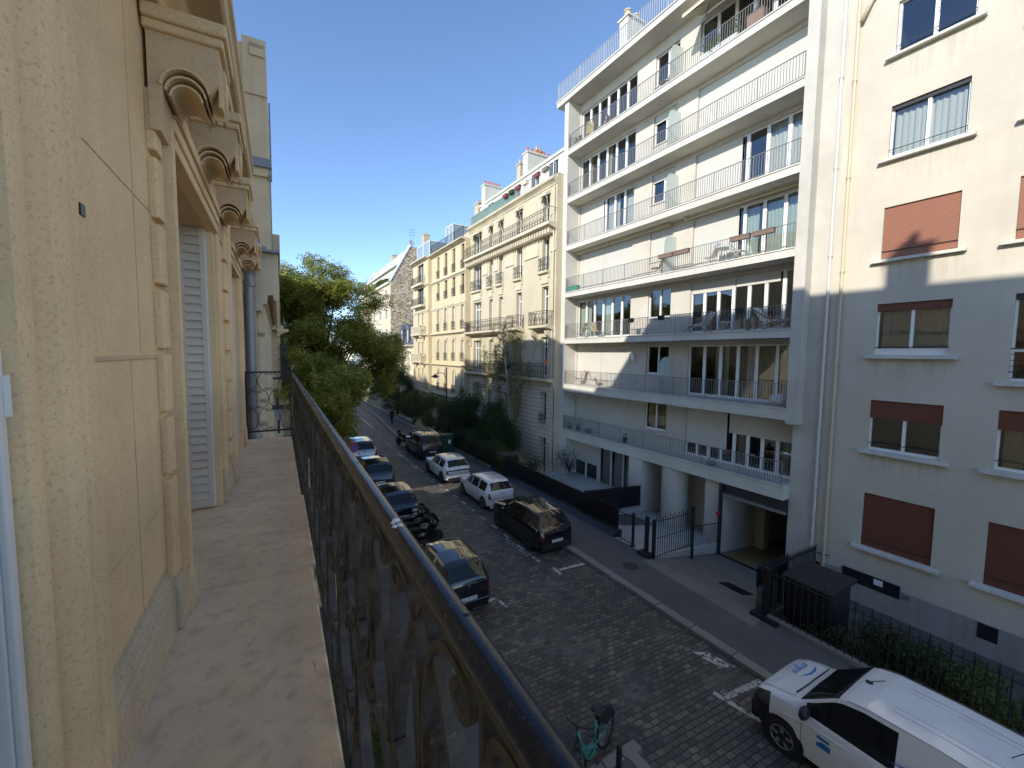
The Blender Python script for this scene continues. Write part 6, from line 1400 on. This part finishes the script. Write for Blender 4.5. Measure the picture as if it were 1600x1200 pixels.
# ------------------------------------------------------------------ walking person (body as one skinned surface)
def person(loc, rz, label):
    r = empty('person', (*loc,.115), rz, label, 'person')
    J = [((0,0,.95),.14),((0,.01,1.15),.13),((0,.0,1.38),.16),((0,.0,1.50),.06),((0,.02,1.60),.085),((0,.02,1.70),.08),
         ((.09,0,.90),.09),((.10,.16,.50),.062),((.10,.10,.10),.042),((.10,.24,.04),.035),
         ((-.09,0,.90),.09),((-.10,-.02,.50),.062),((-.10,-.28,.14),.042),((-.10,-.17,.03),.035),
         ((.20,0,1.42),.06),((.25,-.08,1.14),.045),((.24,.06,.92),.033),((.24,.1,.84),.03),
         ((-.20,0,1.42),.06),((-.25,.08,1.14),.045),((-.24,.22,.95),.033),((-.24,.27,.88),.03)]
    E_ = [(0,1),(1,2),(2,3),(3,4),(4,5),(0,6),(6,7),(7,8),(8,9),(0,10),(10,11),(11,12),(12,13),(2,14),(14,15),(15,16),(16,17),(2,18),(18,19),(19,20),(20,21)]
    me = bpy.data.meshes.new('body'); me.from_pydata([j[0] for j in J], E_, []); o = bpy.data.objects.new('body', me); COL.objects.link(o)
    sk = o.modifiers.new('s','SKIN'); 
    for i, v in enumerate(me.skin_vertices[0].data): v.radius = (J[i][1],J[i][1]); v.use_root = (i == 0)
    sb_ = o.modifiers.new('d','SUBSURF'); sb_.levels = 2; sb_.render_levels = 2
    bpy.context.view_layer.update(); dg = bpy.context.evaluated_depsgraph_get(); m2 = bpy.data.meshes.new_from_object(o.evaluated_get(dg)); bpy.data.objects.remove(o)
    m2.materials.clear(); m2.materials.append(M['black_cloth']); m2.materials.append(M['skin'])
    for p in m2.polygons:
        p.use_smooth = True; c = p.center
        if (c.z > 1.53) or (abs(c.x) > .18 and c.z < .93 and c.z > .7): p.material_index = 1
    o = bpy.data.objects.new('body', m2); COL.objects.link(o); o.parent = r
    b = MB(); b.sphere((0,-.005,1.69), .11, 12, 8, sx=.92, sy=1.0, sz=.95); b.obj('hair', M['ink'], r, smooth=True)
    b = MB(); b.lathe([(.19,.72),(.18,.95),(.16,1.1),(.2,1.38),(.12,1.48)],0,0,14); o = b.obj('coat', M['black_cloth'], r, smooth=True); o.scale = (1,.75,1)
    return r
person((10.87+.35,44.7), .1, 'person in dark clothes walking away along the right pavement')
# ------------------------------------------------------------------ things standing on the balconies of the white block
def pot(x, y, z, r, h, label, mat='pot_grey', plant=None, n=160, cat='flower pot', ph=.3, name='flower_pot'):
    p = empty(name, (x,y,z+.003), 0, label, cat); b = MB(); b.lathe([(r*.7,0),(r,h),(r*1.08,h),(r*1.08,h+.03),(r*.9,h+.03),(r*.85,h-.02)],0,0,14); b.obj('pot', M[mat], p, smooth=True, sharp=40)
    if plant: leaf_mesh('plant', fill(clumps(6,(0,0,h+ph*.5),(r*.9,r*.9,ph*.5),.3), n, .08), .07, plant, p)
    return p
def box_planter(x, y0, y1, z, h, d, label, mat, cat='planter', legs=False, plant=None):
    p = empty('planter', (x,(y0+y1)/2,z), 0, label, cat); w = (y1-y0)/2; b = MB(); b.prism([(-d/2+.02,0),(d/2-.02,0),(d/2,h),(-d/2,h)], 'y', -w, w); b.obj('box', M[mat], p)
    b = MB(); b.box(-d/2-.012,d/2+.012,-w-.012,w+.012,h-.03,h+.006); b.obj('rim', M[mat], p)
    if plant: leaf_mesh('plant', np.column_stack([rng.normal(0,.06,200), rng.uniform(-w,w,200), h+rng.random(200)*.25]), .08, plant, p)
    return p
def chair(x, y, z, rz, label, mat, recl=.35, cat='chair', group=None):
    c = empty('folding_chair', (x,y,z+.003), rz, label, cat, group); b = MB(); b.box(-.22,.22,-.2,.24,.40,.43); b.obj('seat', M[mat], c)
    b = MB(); s = math.sin(recl); k_ = math.cos(recl); b.prism([(-.2,.44),(-.23,.43),(-.23-.62*s,.43+.62*k_),(-.2-.62*s,.44+.62*k_)], 'x', -.22, .22); b.obj('backrest', M[mat], c)
    for sx in (-.22,.22): b = MB(); b.tube([(sx,.3,0),(sx,-.25,.5),(sx,-.2-.55*s,.43+.5*k_)], .012, 5); b.obj('leg', M['white'], c); b = MB(); b.tube([(sx,-.28,0),(sx,.24,.42)], .012, 5); b.obj('leg', M['white'], c)
    return c
def deckchair(x, y, z, rz, label):
    c = empty('deck_chair', (x,y,z+.003), rz, label, 'deck chair', 'wooden deck chairs on the sunny balcony')
    for sx in (-.3,.3):
        b = MB(); b.tube([(sx,-.75,1.0),(sx,.75,.04)], .022, 5); b.obj('frame_bar', M['wood'], c); b = MB(); b.tube([(sx,.62,.42),(sx,-.55,.03)], .022, 5); b.obj('frame_bar', M['wood'], c)
    b = MB(); b.prism([(-.68,.98),(-.25,.36),(.5,.30),(.66,.40),(.66,.48),(.5,.40),(-.2,.46),(-.6,1.0)], 'x', -.27, .27); bevel(b.obj('cushion', M['curtain'], c), .03)
    b = MB(); b.sphere((0,-.3,.58), .2, 10, 7, sx=1.1, sy=.45, sz=.8); b.obj('pillow', M['awning'], c, smooth=True); return c
def table(x, y, z, r, h, label, mat='white'):
    t = empty('small_table', (x,y,z+.003), 0, label, 'table'); b = MB(); b.lathe([(r,h-.03),(r,h)],0,0,20); b.obj('tabletop', M[mat], t)
    for q in range(3): a = q*2*PI/3; b = MB(); b.rod((r*.7*math.cos(a),r*.7*math.sin(a),0),(r*.2*math.cos(a),r*.2*math.sin(a),h-.03),.014,5); b.obj('leg', M[mat], t)
    return t
T1,T2,T3,T4,T5,T6,T7 = 2.55,5.75,8.95,12.15,15.35,18.55,21.75
chair(18.55,22.6,T2,.9,'red folding armchair on the left end of the lowest sunny balcony, farther from the camera','red',group='red folding armchairs')
chair(18.5,20.9,T2,-2.2,'red folding armchair on the lowest sunny balcony, nearer the lantern','red',group='red folding armchairs')
deckchair(18.55,13.3,T3,0.0,'wooden deck chair with white cushions left of the low white table')
deckchair(18.5,9.9,T3,PI,'wooden deck chair with white cushions against the right-hand fin')
table(18.5,11.9,T3,.4,.45,'low white round table between the two wooden deck chairs')
pot(18.6,10.9,T3,.14,.3,'small orange-flowered pot beside the right-hand deck chair','planter_tc','leaf_birch')
table(18.5,21.6,T3,.35,.72,'white cafe table on the left end of the fifth level balcony','curtain')
chair(18.5,22.4,T3,.2,'pale garden chair left of the cafe table','curtain_y'); chair(18.5,20.8,T3,PI,'pale garden chair right of the cafe table','curtain_y')
table(18.55,12.2,T4,.42,.72,'white bistro table on the shutter-backed balcony','white'); chair(18.5,12.9,T4,.1,'white bistro chair left of the white bistro table','white'); chair(18.55,11.5,T4,PI,'white bistro chair right of the white bistro table','white')
chair(18.4,16.0,T4,1.2,'dark slatted folding chair beside the frosted screen','wood')
for i,(y,lb) in enumerate(((14.55,'brown flower box clipped on the rail just right of the frosted screen'),(13.6,'brown flower box on the rail, second right of the frosted screen'),(10.6,'brown flower box on the rail in front of the green-curtained doors'),(9.6,'brown flower box on the rail, closest to the right-hand fin'))):
    box_planter(XM-.12, y, y+.85, T4+.72, .2, .2, lb, 'planter_tc', 'flower box')
box_planter(18.2,22.4,23.4,T4+.02,.33,.3,'long green plastic planter at the far end of the balcony below the red tiles','green_plastic')
for i,(y,lb) in enumerate(((17.3,'black rail pot left of the small window'),(15.2,'black rail pot right of the small window'),(13.05,'black rail pot above the left wooden deck chair'),(10.95,'black rail pot above the low white table'))):
    p = empty('rail_pot', (XM-.06,y,T3+.74), 0, lb+' on the fifth level balcony', 'flower pot', 'black pots hooked on the rail'); b = MB(); b.prism([(-.09,0),(.09,0),(.12,.22),(-.12,.22)], 'y', -.13, .13); b.obj('pot', M['black_iron'], p); b = MB(); b.box(-.125,.125,-.14,.14,.21,.235); b.obj('rim', M['black_iron'], p)
pot(18.3,23.0,T7,.2,.32,'terracotta pot at the far end of the topmost balcony','planter_tc','leaf_mid'); pot(18.25,22.6,T7,.18,.3,'second terracotta pot at the far end of the topmost balcony, next to the first','planter_tc','leaf_dark')
chair(18.6,20.9,T7,.4,'brown wooden chair on the topmost balcony in front of the left windows','wood'); chair(18.5,22.0,T7,-.6,'beige canvas chair on the topmost balcony beside the terracotta pots','curtain_y')
chair(18.45,15.9,T7,1.4,'folded grey chair on the topmost balcony by the frosted screen','pot_grey')
box_planter(18.2,10.6,11.3,T7+.02,.5,.4,'salmon terracotta tub with dark red plants on the topmost balcony','planter_tc',plant='leaf_dark')
s_ = shrub('potted_shrub','leafy potted shrub on the topmost balcony behind the railing','potted plant',(18.55,12.8,22.6),(.4,.9,.6),1500,.09,'leaf_mid',k=12)
for ch in kids(s_): 
    if ch.name.startswith('stems'): bpy.data.objects.remove(ch)
b = MB(); b.box(-.3,.3,-.9,.9,T7+.0,T7+.4); b.obj('tub', M['white'], s_)
for i,(y,r,h,lb,m_,pl) in enumerate(((23.2,.16,.22,'small brown pot, farthest of the row on the lowest balcony','wood','leaf_dark'),(22.3,.16,.28,'dark pot with a plant, second of the row on the lowest balcony','pot_grey','leaf_dark'),(21.2,.26,.3,'wide grey tub with a bare shrub, third of the row on the lowest balcony','zinc',None),(17.9,.17,.3,'dark pot with a stick plant near the middle of the lowest balcony','black_iron','leaf_dark'))):
    pot(18.35,y,T1,r,h,lb,m_,pl,60)
pot(18.3,12.2,T1,.2,.12,'low bowl with a small plant by the half-closed shutters on the lowest balcony','zinc','leaf_mid',50)
b = MB(); b.sphere((18.5,9.4,T2+.28), .36, 14, 9, sx=.8, sy=1, sz=.7); o = b.obj('covered_chair', M['curtain'], None, smooth=True); tag(o,'white covered garden chair by the right-hand fin on the second balcony','covered chair')
wl = empty('wall_lantern', (XB-.05,18.0,T2+2.0), 0, 'white wall lantern with a leafy top beside the closed white shutters', 'wall lamp'); b = MB(); b.lathe([(.02,-.3),(.09,-.2),(.13,.1),(.1,.14)], -.12, 0, 10); b.obj('shade', M['white'], wl); b = MB(); b.box(-.12,.05,-.02,.02,.12,.16); b.obj('bracket', M['dark_iron'], wl)
# railing-hung orange pot on the stone house
pot(XH-.75,23.95,7.1,.14,.3,'orange pot on the balcony corner of the stone house','terracotta',None)
# litter bits on the road
mb = MB(); mb.box(7.35,7.43,10.1,10.16,.004,.014)

# ------------------------------------------------------------------ camera
cam_d = bpy.data.cameras.new('camera'); cam = bpy.data.objects.new('camera', cam_d); COL.objects.link(cam); sc.camera = cam
u_ = Vector((100,9100,650)).normalized(); s_v = Vector((420-800, 50, -650)); s_v = (s_v - u_*s_v.dot(u_)).normalized(); r_v = s_v.cross(u_)
# rows of the camera-to-world rotation are the world axes seen in camera space
R3 = Matrix((r_v, s_v, u_)); cam.matrix_world = Matrix.Translation((0,0,H)) @ R3.to_4x4()
cam_d.sensor_fit = 'HORIZONTAL'; cam_d.sensor_width = 36; cam_d.lens = 36*650/1600; cam_d.clip_start = .02; cam_d.clip_end = 2000
# ------------------------------------------------------------------ light
sd = Vector((1.0,.40,-.53)).normalized()          # direction the sunlight travels
el = math.asin(-sd.z); az = math.atan2(-sd.x, -sd.y)   # compass angle of the sun from +Y towards +X
ld = bpy.data.lights.new('sun', 'SUN'); ld.energy = 2.0; ld.angle = math.radians(.53); ld.color = (1.0,.945,.84)
lo = bpy.data.objects.new('sun', ld); COL.objects.link(lo); lo.rotation_euler = sd.to_track_quat('-Z','Y').to_euler(); lo.location = (-30,-20,40)
w = bpy.data.worlds.new('World'); sc.world = w; w.use_nodes = True; nt = w.node_tree
sky = nt.nodes.new('ShaderNodeTexSky'); sky.sky_type = 'NISHITA'; sky.sun_disc = False; sky.sun_elevation = el; sky.sun_rotation = az
sky.air_density = .75; sky.dust_density = .0; sky.ozone_density = 3.0; sky.altitude = 300
nt.links.new(sky.outputs[0], nt.nodes['Background'].inputs[0]); nt.nodes['Background'].inputs[1].default_value = .112
sc.view_settings.view_transform = 'Standard'; sc.view_settings.look = 'None'; sc.view_settings.gamma = 1; sc.view_settings.exposure = 1.5
sc.render.engine = 'CYCLES'; sc.cycles.max_bounces = 8; sc.cycles.diffuse_bounces = 4; sc.cycles.glossy_bounces = 4; sc.cycles.transparent_max_bounces = 12; sc.cycles.caustics_reflective = False; sc.cycles.caustics_refractive = False
